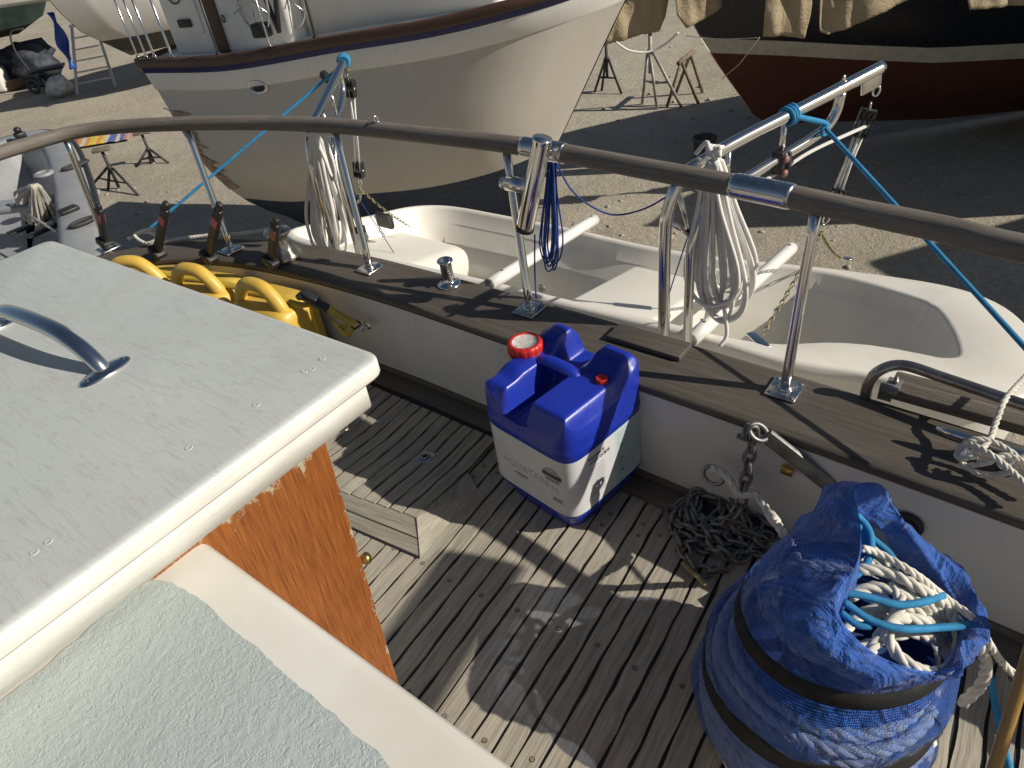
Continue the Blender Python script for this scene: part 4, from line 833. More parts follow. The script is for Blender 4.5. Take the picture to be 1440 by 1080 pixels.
# ------------------------------------------------------------------ rod holder clamped to the rail
rh = thing('rod_holder', 'polished steel rod holder clamped to the stanchion and hand rail', 'rod holder', GU(742, 300, 1.53))
p0 = GU(762, 200, 1.50); p1 = GU(738, 322, 1.475); d_ = (p1 - p0) / np.linalg.norm(p1 - p0); b = MB()
Lr = np.linalg.norm(p1 - p0); r0 = .0255
P = [p0 - d_ * .012, p0 - d_ * .008, p0 - d_ * .004, p0 + d_ * .01, p0 + d_ * .05, p1 - d_ * .004, p1]; tube(b, P, [r0 * 1.04, r0 * 1.08, r0 * 1.05, r0, r0, r0, r0 * .96], 24); b.build('holder_tube', M['chrome'], rh)
b = MB(); tube(b, [p1 - d_ * .010, p1 + d_ * .004], r0 * 1.05, 24); b.build('end_ring', M['black'], rh)
b = MB(); cpt = GU(716, 258, 1.49); h_ = GU(742, 262, 1.485); dd = (h_ - cpt) / np.linalg.norm(h_ - cpt); tube(b, [cpt - dd * .005, cpt + dd * .03, h_], [.021, .021, .019], 18); tube(b, [cpt - dd * .026, cpt - dd * .014], [.016, .020], 16); tube(b, [cpt - dd * .036, cpt - dd * .02], .006, 10); b.build('clamp', M['chrome'], rh)

# ------------------------------------------------------------------ yellow jerrycans strapped along the bulwark
k = MT('yellow_hdpe', .42); col = k.ramp(k.noise(7, 6), [(.3, (.56, .36, .055)), (.7, (.68, .46, .09))]); col = k.mix(k.ramp(k.noise(16, 8, .8), [(.58, 0), (.72, .35)]), col, (.40, .27, .07)); k.base(col); k.bump(k.noise(120, 4), .15, .001); M['yel'] = k.m
jl = ['yellow jerrycan farthest left of the row, mostly hidden by the hatch', 'middle yellow jerrycan of the row strapped along the bulwark', 'yellow jerrycan nearest the strap buckle, right end of the row']
spots = [(.985, -2.72), (1.085, -2.455), (1.135, -2.13)]
ang = [R(28), R(14), R(6)]
for i, ((u_, v_), a_) in enumerate(zip(spots, ang)):
    c = W(u_, v_, .002); zk = [1.16, 1.10, 1.07][i]; vx = V * math.cos(a_) + U * math.sin(a_); vy = -V * math.sin(a_) + U * math.cos(a_)
    o = thing('jerrycan', jl[i], 'jerrycan', c, 'yellow jerrycans along the bulwark'); b = MB()
    rows = []; th = np.linspace(0, 2 * np.pi, 64, endpoint=False)
    for z, s in ((.004, .9), (.012, .97), (.05, 1), (.22, 1), (.262, .985), (.285, .94), (.298, .84), (.304, .6), (.306, .2), (.306, .02)):
        n_ = 5; rr = 1 / (np.abs(np.cos(th)) ** n_ + np.abs(np.sin(th)) ** n_) ** (1 / n_); rows.append([c + vx * .148 * s * rr[j] * math.cos(th[j]) + vy * .10 * s * rr[j] * math.sin(th[j]) + Z * z * zk for j in range(64)])
    vs, fs = grid(rows, False, True); fs += [tuple(range(64))[::-1]]; b.add(vs, fs); b.build('body', M['yel'], o)
    b = MB(); ap = [(-.130, .20), (-.118, .275), (-.085, .338), (-.040, .368), (.025, .370), (.062, .352), (.100, .305), (.112, .25)]
    tube(b, smooth_path([c + vx * x - vy * .040 + Z * z * zk for x, z in ap], .01), .0225, 14, flat=1.1); b.build('handle', M['yel'], o)
st = thing('webbing_strap', 'yellow webbing strap with black buckle holding the jerrycans to the bulwark', 'strap', W(1.1, -2.1, .3))
M['strap'] = simple('yellow_webbing', (.45, .33, .045), .7, bscale=400, bump=.4)
def ribbon(b, P, wv, t=.0015):
    P = np.array(P); T, N, B = frames(P); wv = np.array(wv, float); W2 = np.array([wv - T[i] * (T[i] @ wv) for i in range(len(P))]); nn = np.cross(T, W2); nn /= np.linalg.norm(nn, axis=1)[:, None]
    vs, fs = grid([P - W2 + nn * t, P + W2 + nn * t, P + W2 - nn * t, P - W2 - nn * t], True, False); b.add(vs, fs); return b
b = MB(); pth = smooth_path([W(.97, -2.88, .365), W(1.02, -2.66, .362), W(1.09, -2.42, .345), W(1.13, -2.13, .338), W(1.15, -1.99, .325), UB(450, 428, -.07), UB(478, 444, -.05), UB(500, 456, -.03)], .01)
ribbon(b, pth, Z * .004 + U * .0125); ribbon(b, smooth_path([UB(494, 452, -.03), UB(478, 462, -.05), UB(470, 452, -.06), UB(486, 470, -.05), UB(496, 462, -.03)], .006), Z * .012); ribbon(b, smooth_path([UB(436, 420, -.085), UB(440, 445, -.085), UB(448, 470, -.08)], .006), V * .01); b.build('webbing', M['strap'], st)
b = MB(); c = UB(442, 424, -.075); dx = UB(462, 434, -.065) - UB(425, 414, -.09); dx /= np.linalg.norm(dx); nn = np.cross(dx, Z); nn /= np.linalg.norm(nn); box(b, c, .115, .034, .022, dx, nn, bev=.007); box(b, c + Z * .016 - dx * .01, .06, .03, .012, dx, nn, bev=.004); tube(b, [c - dx * .05 - nn * .02, c - dx * .05 + nn * .02], .012, 10); b.build('buckle', M['black'], st)
b = MB(); tube(b, smooth_path([UB(490, 448, -.03), UB(497, 462, -.02), UB(507, 456, -.008), UB(500, 450, -.01)], .004), .0035, 8); b.build('lashing', M['black'], st)
# black padded uprights with pink tape
M['pink'] = simple('pink_tape', (.55, .12, .16), .5)
pl = ['black upright with pink tape at the far left, beside the leftmost stanchion', 'black upright nearest the knotted rope, its pink tape edge on', 'black upright between the knotted rope and the winch, pink tape facing us', 'black upright directly in front of the winch']
for i, (bx, by, tx, ty, zt) in enumerate(((152, 356, 138, 287, .55), (222, 362, 234, 285, .57), (296, 366, 309, 286, .58), (376, 376, 388, 307, .54))):
    p0 = W(*(uvw := [(1.035, -3.10), (1.095, -2.80), (1.165, -2.54), (1.245, -2.245)][i]), .366); p1 = GN(tx, ty, U, p0 @ U + .02); d_ = (p1 - p0) / np.linalg.norm(p1 - p0)
    o = thing('black_upright', pl[i], 'upright', p0, 'black uprights behind the jerrycans'); b = MB(); n1 = np.cross(d_, U); n1 /= np.linalg.norm(n1); n2 = np.cross(d_, n1); Lg = np.linalg.norm(p1 - p0)
    box(b, p0 + d_ * Lg * .45, Lg * .9, .034, .022, d_, n1, n2, bev=.005); box(b, p0 + d_ * Lg * .94, Lg * .12, .024, .018, d_, n1, n2, bev=.004); b.build('post', M['black'], o)
    b = MB(); box(b, p0 + d_ * Lg * .70, .045, .030, .0245, d_, n1 , n2, bev=.003); b.build('pink_tape', M['pink'], o) if i != 3 else b.build('pink_tape', M['red_dull'], o)
    b = MB(); box(b, p0 + d_ * .03, .03, .062, .05, d_, n1, n2, bev=.006); b.build('foot_block', M['black'], o)

# ------------------------------------------------------------------ boatyard: ground and the boats around
GZ = -2.2
k = MT('yard_gravel', .9); n1 = k.noise(.55, 6, .65); n2 = k.noise(22, 8, .75); n3 = k.noise(4, 7, .7); vo = k.n('TexVoronoi'); vo.inputs['Scale'].default_value = 34; k.l(k.co(), vo.inputs[0])
col = k.ramp(n1, [(.3, (.34, .30, .235)), (.55, (.45, .405, .32)), (.75, (.53, .48, .39))]); col = k.mix(k.ramp(n2, [(.32, .6), (.6, 0)]), col, (.15, .128, .10)); col = k.mix(k.ramp(vo.outputs[0], [(.0, .5), (.28, 0)]), col, (.46, .42, .35)); col = k.mix(k.ramp(n3, [(.60, 0), (.72, .5)]), col, (.12, .105, .08))
k.base(col); k.bump(n2, .7, .02); k.bump(vo.outputs[0], .4, .012); k.bump(n3, .6, .05); M['ground'] = k.m
gx = np.linspace(-60, 60, 81); gy = np.linspace(-20, 90, 75); r_ = random.Random(1)
P = [[np.array([x, y, GZ + .05 * nz((x, y, 0), .35) + .02 * nz((x, y, 3), 1.3)]) for y in gy] for x in gx]
vs, fs = grid(P); o = mesh('ground', vs, fs, M['ground']); o['kind'] = 'structure'

def hullmat(name, c, dirt, t=.62):
    k = MT(name, .42); col = k.ramp(k.noise(1.6, 5), [(.3, [x * .93 for x in c]), (.7, c)]); st = k.noise(1, 6, .7, k.co('Object', (9, 9, .9))); col = k.mix(k.ramp(st, [(.5, 0), (.8, .35)]), col, dirt); col = k.mix(k.ramp(k.noise(9, 9, .8), [(t, 0), (t + .1, .55)]), col, dirt); k.base(col); k.bump(k.noise(14, 3), .06, .006); return k.m
M['hull_w'] = hullmat('white_topsides', (.54, .505, .455), (.44, .40, .34)); M['strake'] = hullmat('white_strake', (.74, .73, .70), (.5, .47, .42))
M['navy'] = simple('navy_stripe', (.012, .018, .10), .4); M['antifoul'] = simple('dark_blue_antifouling', (.02, .035, .07), .8, dirt=(.06, .07, .08)); M['rubwood'] = wood('varnished_rubbing_strake', (.036, .018, .011), (.072, .036, .021), (.125, .065, .04), .45, sca=(3, 40, 1), fine=(9, 160, 1))
def hull(th, zs, B, stem, ax, org, prof_, parts, wlrow, rake=.25, both=True, n=60):
    """hull skin by stations; prof_ = (depth below sheer, fraction of half breadth, extra); parts = (name, first row, last row, material)"""
    ax = np.array(ax, float); ax /= np.linalg.norm(ax); nr = np.array([-ax[1], ax[0], 0]); nr = -nr if nr[1] > 0 else nr
    sl_ = [p[0] for p in B]; bl = [p[1] for p in B]; Lm = sl_[-1]; st = np.array(sorted(stem, key=lambda q: q[0]))
    S = np.concatenate([np.linspace(0, Lm * .8, n // 2, endpoint=False), Lm * (.8 + .2 * (1 - (1 - np.linspace(0, 1, n // 2)) ** 2))])
    R_ = {}
    for side in ((1, -1) if both else (1,)):
        rows = []
        for dep, fr, ex in prof_:
            row = []
            for s in S:
                z = np.interp(s, [q[0] for q in zs], [q[1] for q in zs]) - dep; z = max(z, GZ + .06)
                sa = s * np.interp(z, st[:, 0], st[:, 1]) / Lm + dep * rake * (1 - s / Lm) ** 2; h = np.interp(s, sl_, bl) * fr + ex * min(1, (Lm - s) * 3)
                row.append(org + ax * sa + nr * h * side + Z * (z - org[2]))
            rows.append(row)
        R_[side] = np.array(rows)
    for name, i0, i1, m in parts:
        b = MB()
        for side in R_: vs, fs = grid(R_[side][i0:i1 + 1]); L_ = np.linalg.norm(vs - vs[0], axis=1); b.add(vs, fs, [(L_[i], .02 * (i // len(S))) for i in range(len(vs))])
        if both:
            A = R_[1][i0:i1 + 1, 0]; C_ = R_[-1][i0:i1 + 1, 0]; vs, fs = grid(np.array([A, A * .5 + C_ * .5, C_])); b.add(vs, fs)
        b.build(name, m, th)
    return R_, S, ax, nr
# the white boat lying across behind us
axw = np.array([.88, -.47, 0]); axw /= np.linalg.norm(axw); nw = np.array([.47, .88, 0]) / np.linalg.norm([.47, .88]); Sn = G(190, 85, .25); dW = (Sn + 1.15 * nw) @ nw
orgw = Sn + 1.15 * nw
wb = thing('white_yacht', 'big white yacht ashore with wooden rail and navy stripe, its bow behind the dinghy', 'boat', np.array([orgw[0], orgw[1], GZ]))
stemw = []
for p in ((905, -60), (880, 0), (860, 40), (830, 105), (800, 170), (770, 230), (735, 290), (700, 345)):
    q = GN(*p, nw, dW); stemw.append((q[2], (q - orgw) @ axw))
zsw = [(0, .25), (1.23, .27), (2.46, .385), (3.41, .46), (4.06, .545), (4.45, .60), (4.76, .64)]
Bw = [(0, 1.12), (1.23, 1.18), (2.46, 1.16), (3.41, 1.08), (4.0, .95), (4.35, .74), (4.58, .45), (4.70, .22), (4.76, .03)]
Bw = [(max(0, min(4.76, q[0])), q[1]) for q in smooth_path([(a, c, 0) for a, c in Bw], .05)]
zsw = [(q[0], q[1]) for q in smooth_path([(a, c, 0) for a, c in zsw], .1)]
profw = [(-.015, .985, 0), (-.015, 1., .03), (0, 1., .045), (.055, 1., .045), (.075, 1, .03), (.078, 1, .012), (.125, 1, .010), (.128, 1, .004), (.285, .995, 0), (.297, .99, -.012), (.5, .985, -.012), (.75, .975, -.01), (1., .95, 0), (1.2, .90, 0), (1.4, .82, 0), (1.55, .73, 0), (1.62, .68, 0), (1.8, .52, 0), (2.0, .30, 0), (2.2, .12, 0), (2.8, .05, 0)]
RW, SW, axw, nrw = hull(wb, zsw, Bw, stemw, axw, orgw, profw, [('rubbing_rail', 0, 4, M['rubwood']), ('navy_stripe', 4, 7, M['navy']), ('strake', 7, 9, M['strake']), ('hull', 9, 15, M['hull_w']), ('bottom', 15, 20, M['antifoul'])], 15)
b = MB(); A = RW[1][0] - Z * .06; C_ = RW[-1][0] - Z * .06; vs, fs = grid(np.array([A, A * .5 + C_ * .5 + Z * .05, C_])); b.add(vs, fs); b.build('deck', M['white'], wb)
def wpt(s, h, z): return orgw + axw * s - nw * h + Z * (z - orgw[2])
b = MB(); M['cabin_w'] = simple('cream_cabin', (.68, .65, .58), .45, var=.05, scale=3)
box(b, wpt(2.75, .02, .70), 2.0, 1.3, .9, axw, nw, bev=.06); cb_ = b.build('cabin', M['cabin_w'], wb)
b = MB(); box(b, wpt(1.0, .0, 1.0), 1.5, 1.7, 1.6, axw, nw, bev=.05); wh = b.build('wheelhouse', M['strake'], wb)
b = MB(); box(b, wpt(.88, .86, 1.0), .16, .03, 1.7, axw, nw, bev=.01); b.build('door_post', M['rubwood'], wh)
M['pane'] = MT('dark_glass', .08).base((.03, .035, .04)).m
b = MB(); box(b, wpt(.55, .855, .95), .34, .02, 1.1, axw, nw, bev=.01); b.build('door_pane', M['strake'], wh)
b = MB(); ring(b, wpt(.50, .875, .72), .05, .006, nw, sq=1.3, dirn=axw); b.build('door_ring', M['black'], wh); b = MB(); box(b, wpt(.53, .88, .50), .16, .03, .07, axw, nw, bev=.01); b.build('door_fitting', M['black'], wh)
b = MB(); ring(b, wpt(1.02, .875, .52), .03, .006, nw, sq=.5, dirn=axw); b.build('door_handle', M['black'], wh)
def rail_row(i, s): j = int(np.argmin(abs(SW - s))); return RW[1][i][j]
for (tx, bx, by, m, r) in ((193, 212, 66, 'chrome', .012), (176, 203, 68, 'chrome', .010), (210, 233, 63, 'chrome', .013), (291, 307, 54, 'black', .011), (373, 375, 44, 'steel', .007), (446, 447, 28, 'black', .012), (163, 190, 70, 'chrome', .009)):
    j = int(np.argmin([abs(proj(p)[0] - bx) for p in RW[1][1]])); p0 = RW[1][1][j] + Z * .0 + nw * .05; p1 = p0 + Z * .75; b = MB(); tube(b, [p0 - Z * .02, p0 + Z * .004, p1], r, 10); lathe(b, p0 - Z * .0, [(r * 2.2, 0), (r * 2, .012), (r, .02)], 12); b.build('stanchion', M[m], wb)
b = MB()
for c_, rr in ((GN(352, 0, nw, dW - .95), .26), (GN(404, -2, nw, dW - .80), .24)):
    ring(b, c_, rr, .011, nw * .9 + axw * .3 , 36, 6)
    for a in range(3): aa = a * 1.05 + .4; dvec = axw * math.cos(aa) + Z * math.sin(aa); tube(b, [c_ - dvec * rr, c_ + dvec * rr], .006, 6)
b.build('steering_wheel', M['steel'], wb)
b = MB(); p = GN(382, 8, nw, dW - .98); tube(b, [p + Z * .4 - axw * .1, p - Z * .22], .022, 10); tube(b, [p + Z * .35 + axw * .14, p - Z * .2], .022, 10); box(b, GN(368, 42, nw, dW - 1.0), .16, .12, .12, axw, nw, bev=.02); b.build('deck_bracket', M['black'], wb)
jj = min(((abs(proj(RW[1][i][j])[0] - 361) + abs(proj(RW[1][i][j])[1] - 130)), i, j) for i in range(9, 15) for j in range(len(SW))); P_ = RW[1][jj[1]][jj[2]]
b = MB(); ring(b, P_ - nw * .012, .052, .014, nw, 28, 8, sq=2.0, dirn=axw); ov = b.build('hull_vent', M['chrome'], wb); b = MB(); lathe(b, P_ - nw * .004, [(.06, 0), (.058, .006), (.01, .007)], 20, -nw); b.build('vent_grille', M['black'], wb)
b = MB(); 
for i_ in range(-2, 3): tube(b, [P_ - nw * .010 - axw * .075 + Z * i_ * .013, P_ - nw * .010 + axw * .075 + Z * i_ * .013], .003, 6)
M['worn'] = simple('worn_hull_patch', (.36, .27, .21), .85, var=.5, scale=14, bump=.6, bdist=.004, dirt=(.18, .09, .06), dirt_t=.5)
ed = [RW[1][i][0] for i in range(10, 15)]; ed2 = [RW[1][i][3] for i in range(10, 15)]; r_ = random.Random(8)
E1 = smooth_path([p - nw * .004 - axw * .004 for p in ed], .03); E2 = np.array([np.array([np.interp(i / (len(E1) - 1), np.linspace(0, 1, 5), [q[k_] for q in ed2]) for k_ in range(3)]) for i in range(len(E1))])
E2 = np.array([e_ + (f_ - e_) * r_.uniform(.25, 1.0) - nw * .006 for e_, f_ in zip(E1, E2)]); b = MB(); vs, fs = grid(np.array([E1, E2])); b.add(vs, fs); b.build('worn_edge', M['worn'], wb)
b = MB(); p0 = RW[1][11][1]; tube(b, smooth_path([GN(230, 152, nw, dW - 1.17), GN(262, 163, nw, dW - 1.2), GN(300, 167, nw, dW - 1.22), GN(345, 168, nw, dW - 1.21)], .03), .006, 6); tag(b.build('thin_line', M['rope_grey'], loc=p0), 'thin grey line drooping along the white yacht near its worn stern edge', 'line')
b = MB(); p = GN(815, 6, nw, dW - .35); box(b, p - nw * .3, .22, .02, .14, axw, nw, bev=.01); b.build('bow_plate', M['black'], wb) if 0 else None

# the dark boat on the right
axd = np.array([1, .05, 0]); axd /= np.linalg.norm(axd); nd_ = np.array([-.05, 1, 0]) / np.linalg.norm([.05, 1]); dD = 8.75
stemd = []; org0 = GN(945, -20, nd_, dD)
for p in ((900, -95), (945, -20), (985, 52), (1010, 92), (1036, 128), (1062, 165), (1110, 192), (1150, 206), (1210, 216)):
    q = GN(*p, nd_, dD); stemd.append((q[2], (q - org0) @ axd))
b0 = 9.0; orgd = org0 + axd * b0; stemd = [(z, b0 - s) for z, s in stemd]
db = thing('dark_boat', 'dark navy boat ashore with cream boot stripe and red brown bottom', 'boat', np.array([orgd[0], orgd[1], GZ]))
Ld = max(s for z, s in stemd); Bd = [(0, .9), (2, 1.3), (4, 1.45), (5.5, 1.30), (6.8, 1.0), (7.8, .66), (8.5, .34), (Ld - .05, .06), (Ld, .03)]
zsd = [(0, .3), (4, .1), (7, .25), (Ld, .55)]
zb = lambda d: d
profd = []
for z, fr in ((.02, 1), (-.3, .99), (-.6, .96), (-.85, .92), (-.92, .905), (-.94, .90), (-1.10, .865), (-1.12, .86), (-1.3, .80), (-1.5, .70), (-1.7, .52), (-1.85, .30), (-1.95, .12), (-2.1, .06)): profd.append((.2 - z, fr, 0))
M['hull_d'] = simple('black_topsides', (.008, .009, .014), .28, dirt=(.03, .03, .035)); M['boot'] = simple('cream_boot_stripe', (.48, .45, .38), .6, dirt=(.28, .25, .2)); M['redbot'] = simple('red_brown_antifouling', (.085, .024, .014), .85, dirt=(.05, .022, .016), scale=6)
hull(db, zsd, Bd, stemd, -axd, orgd, profd, [('topsides', 0, 5, M['hull_d']), ('boot_stripe', 5, 7, M['boot']), ('bottom', 7, 13, M['redbot'])], 7, rake=0)

# canvas cover with hanging flaps over the dark boat
cv = thing('boat_cover', 'beige canvas cover with hanging flaps draped over the dark boat', 'canvas cover', GY(1000, -20, 8.2))
k = MT('beige_canvas', .9); col = k.ramp(k.noise(3, 6, .6), [(.3, (.33, .26, .16)), (.7, (.44, .36, .24))]); k.base(col); k.bump(k.noise(5, 6, .7, None, 1.), .8, .05); M['canvas'] = k.m
def flap(poly_top, poly_bot, y0, seed):
    n, m_ = 26, 16; P = []
    for i in range(m_):
        row = []
        for j in range(n):
            t = j / (n - 1); a = np.array([np.interp(t, np.linspace(0, 1, len(poly_top)), [q[k_] for q in poly_top]) for k_ in (0, 1)]); c = np.array([np.interp(t, np.linspace(0, 1, len(poly_bot)), [q[k_] for q in poly_bot]) for k_ in (0, 1)])
            q = a + (c - a) * i / (m_ - 1); p = GY(q[0], q[1], y0); p[1] += .10 * nz((q[0] * .02, q[1] * .015, seed), 1.) + .06 * nz((q[0] * .06, q[1] * .02, seed), 1.); row.append(p)
        P.append(row)
    b = MB(); vs, fs = grid(np.array(P)); b.add(vs, fs); o = b.build('flap', M['canvas'], cv); md = o.modifiers.new('cloth', 'SOLIDIFY'); md.thickness = .004
flap([(846, -60), (946, -60)], [(838, 52), (846, 63), (868, 58), (905, 49), (930, 44), (938, 24)], 8.9, 1)
flap([(948, -60), (1060, -60)], [(950, 20), (962, 38), (975, 33), (994, 25), (1036, -2)], 8.7, 5)
flap([(1082, -60), (1150, -60)], [(1071, 51), (1100, 50), (1130, 54), (1138, 20)], 7.5, 9)
flap([(1150, -60), (1300, -60)], [(1156, 46), (1166, 50), (1188, 42), (1222, 25), (1288, -3)], 7.45, 13)
flap([(1360, -60), (1500, -60)], [(1363, 14), (1400, 11), (1440, 8), (1500, 2)], 7.3, 17)
b = MB(); tube(b, smooth_path([GY(866, 59, 8.75), GY(885, 71, 8.75), GY(912, 73, 8.75), GY(935, 62, 8.7), GY(954, 46, 8.6)], .03), .012, 8); tag(b.build('tie_rope', M['rope_white'], loc=GY(912, 73, 8.75)), 'pale rope hanging in a bight below the beige canvas flaps', 'rope')
b = MB(); tube(b, smooth_path([GY(965, 50, 8.5), GY(1010, 55, 8.2), GY(1068, 53, 7.4)], .03), .005, 6); tube(b, [GY(1068, 53, 7.4), GY(1040, 90, 7.6), GY(1015, 111, 7.8)], .005, 6); tag(b.build('guy_line', M['rope_grey'], loc=GY(1068, 53, 7.4)), 'thin grey cord tied from the canvas flap across the dark hull', 'cord')

# boat stands
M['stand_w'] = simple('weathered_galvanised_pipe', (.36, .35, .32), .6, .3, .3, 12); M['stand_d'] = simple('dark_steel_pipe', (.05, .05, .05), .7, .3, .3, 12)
def gpt(px, py): return G(px, py, GZ)
def bstand(label, feet, top, m, r=.022, pad=True, group=None):
    f = [gpt(*p) for p in feet]; c = sum(f) / len(f); o = thing('boat_stand', label, 'boat stand', c, group); t = top
    for q in f: b = MB(); tube(b, [q, t - Z * .28 + (q - c) * .12], r, 8); b.build('leg', m, o)
    b = MB(); tube(b, [t - Z * .6, t], r * 1.2, 8); lathe(b, t - Z * .3, [(r * 2, 0), (r * 2, .05), (r, .06)], 8); b.build('post', m, o)
    b = MB(); 
    for i in range(3): tube(b, [f[i] * .55 + (t - Z * .28) * .45, f[(i + 1) % 3] * .55 + (t - Z * .28) * .45], r * .6, 6)
    b.build('brace', m, o)
    if pad: b = MB(); box(b, t + Z * .02, .26, .14, .05, (1, .2, 0), (-.2, 1, 0), bev=.01); b.build('pad', M['tread'], o)
tp = lambda px, py, q: GY(px, py, q[1])
bstand('pale boat stand with spread legs in front of the dark boat, below the canvas', [(903, 146), (924, 153), (958, 150)], tp(914, 45, gpt(925, 150)), M['stand_w'], .024)
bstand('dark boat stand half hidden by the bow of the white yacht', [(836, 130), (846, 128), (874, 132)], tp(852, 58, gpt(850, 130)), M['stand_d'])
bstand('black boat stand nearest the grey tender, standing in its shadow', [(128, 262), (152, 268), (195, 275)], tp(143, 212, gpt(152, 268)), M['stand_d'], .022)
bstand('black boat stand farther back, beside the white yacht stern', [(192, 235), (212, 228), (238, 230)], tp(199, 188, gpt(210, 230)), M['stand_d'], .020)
tr = thing('trestle', 'rusty A shaped trestle on the gravel left of the dark boat', 'trestle', gpt(960, 145))
M['rustp'] = simple('rusty_pipe', (.20, .15, .10), .85, .2, .4, 20)
apx = tp(958, 86, gpt(962, 145)); apy = apx + np.array([.25, .35, 0])
for q, t in (((938, 150), apx), ((982, 145), apx), ((950, 132), apy), ((988, 130), apy)): b = MB(); tube(b, [gpt(*q), t], .026, 8); b.build('leg', M['rustp'], tr)
b = MB(); tube(b, [apx - (apy - apx) * .3, apy + (apy - apx) * .3], .035, 8); b.build('ridge_bar', M['rustp'], tr)
# bucket on the ground
c = gpt(990, 222); b = MB(); lathe(b, c, [(.12, 0), (.135, .05), (.15, .26), (.165, .265), (.165, .285), (.15, .285), (.135, .10), (.02, .09)], 24); tag(b.build('bucket', M['rubber'], loc=c), 'dark open bucket on the shaded gravel behind the hanging rope coil', 'bucket')
# stones and scraps strewn on the gravel
k_ = 0; r_ = random.Random(21); b = MB()
M['stone'] = simple('pale_stone', (.36, .32, .26), .9, var=.3, bump=.6)
for i in range(420):
    px, py = r_.uniform(0, 1440), r_.uniform(60, 420); c = gpt(px, py); s_ = r_.uniform(.012, .04)
    bm = bmesh.new(); bmesh.ops.create_icosphere(bm, subdivisions=1, radius=s_)
    vs = [(c[0] + v.co.x * r_.uniform(.7, 1.4), c[1] + v.co.y * r_.uniform(.7, 1.4), c[2] + .01 + v.co.z * .6) for v in bm.verts]; bm.verts.index_update(); b.add(vs, [tuple(v.index for v in f.verts) for f in bm.faces]); bm.free()
o = b.build('loose_stones', M['stone']); o['kind'] = 'stuff'; o['label'] = 'loose pale stones scattered over the yard gravel'; o['category'] = 'stones'

# ------------------------------------------------------------------ far left: yard clutter
def sethull(name, label, p_a, p_b, beam, zt, zbm, m, mb, cat='boat'):
    """simple round-bilged hull from stern p_a to stem p_b (plan), deck at zt"""
    a = np.array([*p_a, zt]); c = np.array([*p_b, zt]); ax = (c - a); Lh = np.linalg.norm(ax); ax /= Lh; o = thing(name, label, cat, np.array([a[0], a[1], GZ]))
    B = [(0, beam * .8), (Lh * .35, beam), (Lh * .7, beam * .8), (Lh * .9, beam * .38), (Lh, .03)]; st = [(zt + .5, Lh), (zt, Lh), ((zt + zbm) / 2, Lh * .94), (zbm, Lh * .75), (GZ - 1, Lh * .7)]
    D_ = zt - zbm; pr = [(0, 1, 0), (D_ * .05, 1, 0), (D_ * .35, .98, 0), (D_ * .6, .9, 0), (D_ * .75, .74, 0), (D_ * .9, .4, 0), (D_, .05, 0)]
    r_ = hull(o, [(0, zt), (Lh, zt + .08)], B, st, ax, a, pr, [('topsides', 0, 4, m), ('bottom', 4, 6, mb)], 4, rake=.1)
    A = r_[0][1][0]; C_ = r_[0][-1][0]; b = MB(); vs, fs = grid(np.array([A, A * .5 + C_ * .5 + Z * .06, C_])); b.add(vs, fs); b.build('deck', M['white'], o); return o
M['paleblue'] = simple('faded_turquoise_hull', (.14, .24, .25), .55, var=.3, scale=3, dirt=(.35, .36, .33), dirt_t=.55); M['greyhull'] = simple('grey_hull', (.44, .43, .41), .5, var=.08, scale=2)
p1 = GY(-60, 45, 21); p2 = GY(78, 20, 22.5)
pb_ = sethull('turquoise_boat', 'faded turquoise hulled boat far off at the top left corner', (p1[0] - 3, p1[1] + 0), (p2[0], p2[1]), 1.3, GY(20, 14, 20.5)[2], GY(20, 66, 20.5)[2], M['paleblue'], M['stand_d'])
b = MB(); c = GY(0, -12, 21.5); box(b, c + Z * .2, 4, 1.6, 1., bev=.1); b.build('cabin', M['cabin_w'], pb_)
p1 = GY(98, 40, 18.2); p2 = GY(172, 60, 17.6)
gb = sethull('grey_hulled_boat', 'grey hulled boat in shade standing behind the stepladder', (p1[0] + 4.0, p1[1] + 3.0), (GY(86, 50, 17.6)[0], 17.6), 1.25, GY(120, -25, 17.5)[2], GY(120, 104, 17.5)[2], M['greyhull'], M['stand_d'])
# stepladder
sl_ = thing('stepladder', 'aluminium stepladder standing open in the sun, far left', 'stepladder', gpt(130, 132)); M['alu'] = simple('aluminium', (.55, .55, .53), .45, .4)
ft = [gpt(109, 134), gpt(134, 130)]; bk = [gpt(163, 123), gpt(147, 112)]; tz = np.linalg.norm(ft[0] - ft[1])
t0 = GY(101, 38, gpt(109, 134)[1] + .5); t1 = t0 + np.array([.40, .12, 0])
for q, t in ((ft[0], t0), (bk[0], t1 + np.array([.03, .2, 0]))): b = MB(); box(b, (q + t) / 2, .07, np.linalg.norm(t - q), .035, np.cross((t - q) / np.linalg.norm(t - q), (0, 1, 0)), (t - q) / np.linalg.norm(t - q), bev=.006); b.build('rail', M['alu'], sl_)
q2 = bk[0] - np.array([.0, .5, 0]); 
for i in range(1, 6):
    f_ = i / 6; a = ft[0] + (t0 - ft[0]) * f_; c = bk[0] + (t1 - bk[0]) * f_; b = MB(); box(b, (a + c) / 2, np.linalg.norm(c - a), .08, .03, (c - a) / np.linalg.norm(c - a), (0, 1, 0), bev=.005); b.build('rung', M['alu'], sl_)
b = MB(); box(b, (t0 + t1) / 2 + Z * .02, .5, .2, .05, bev=.01); b.build('top_step', M['alu'], sl_)
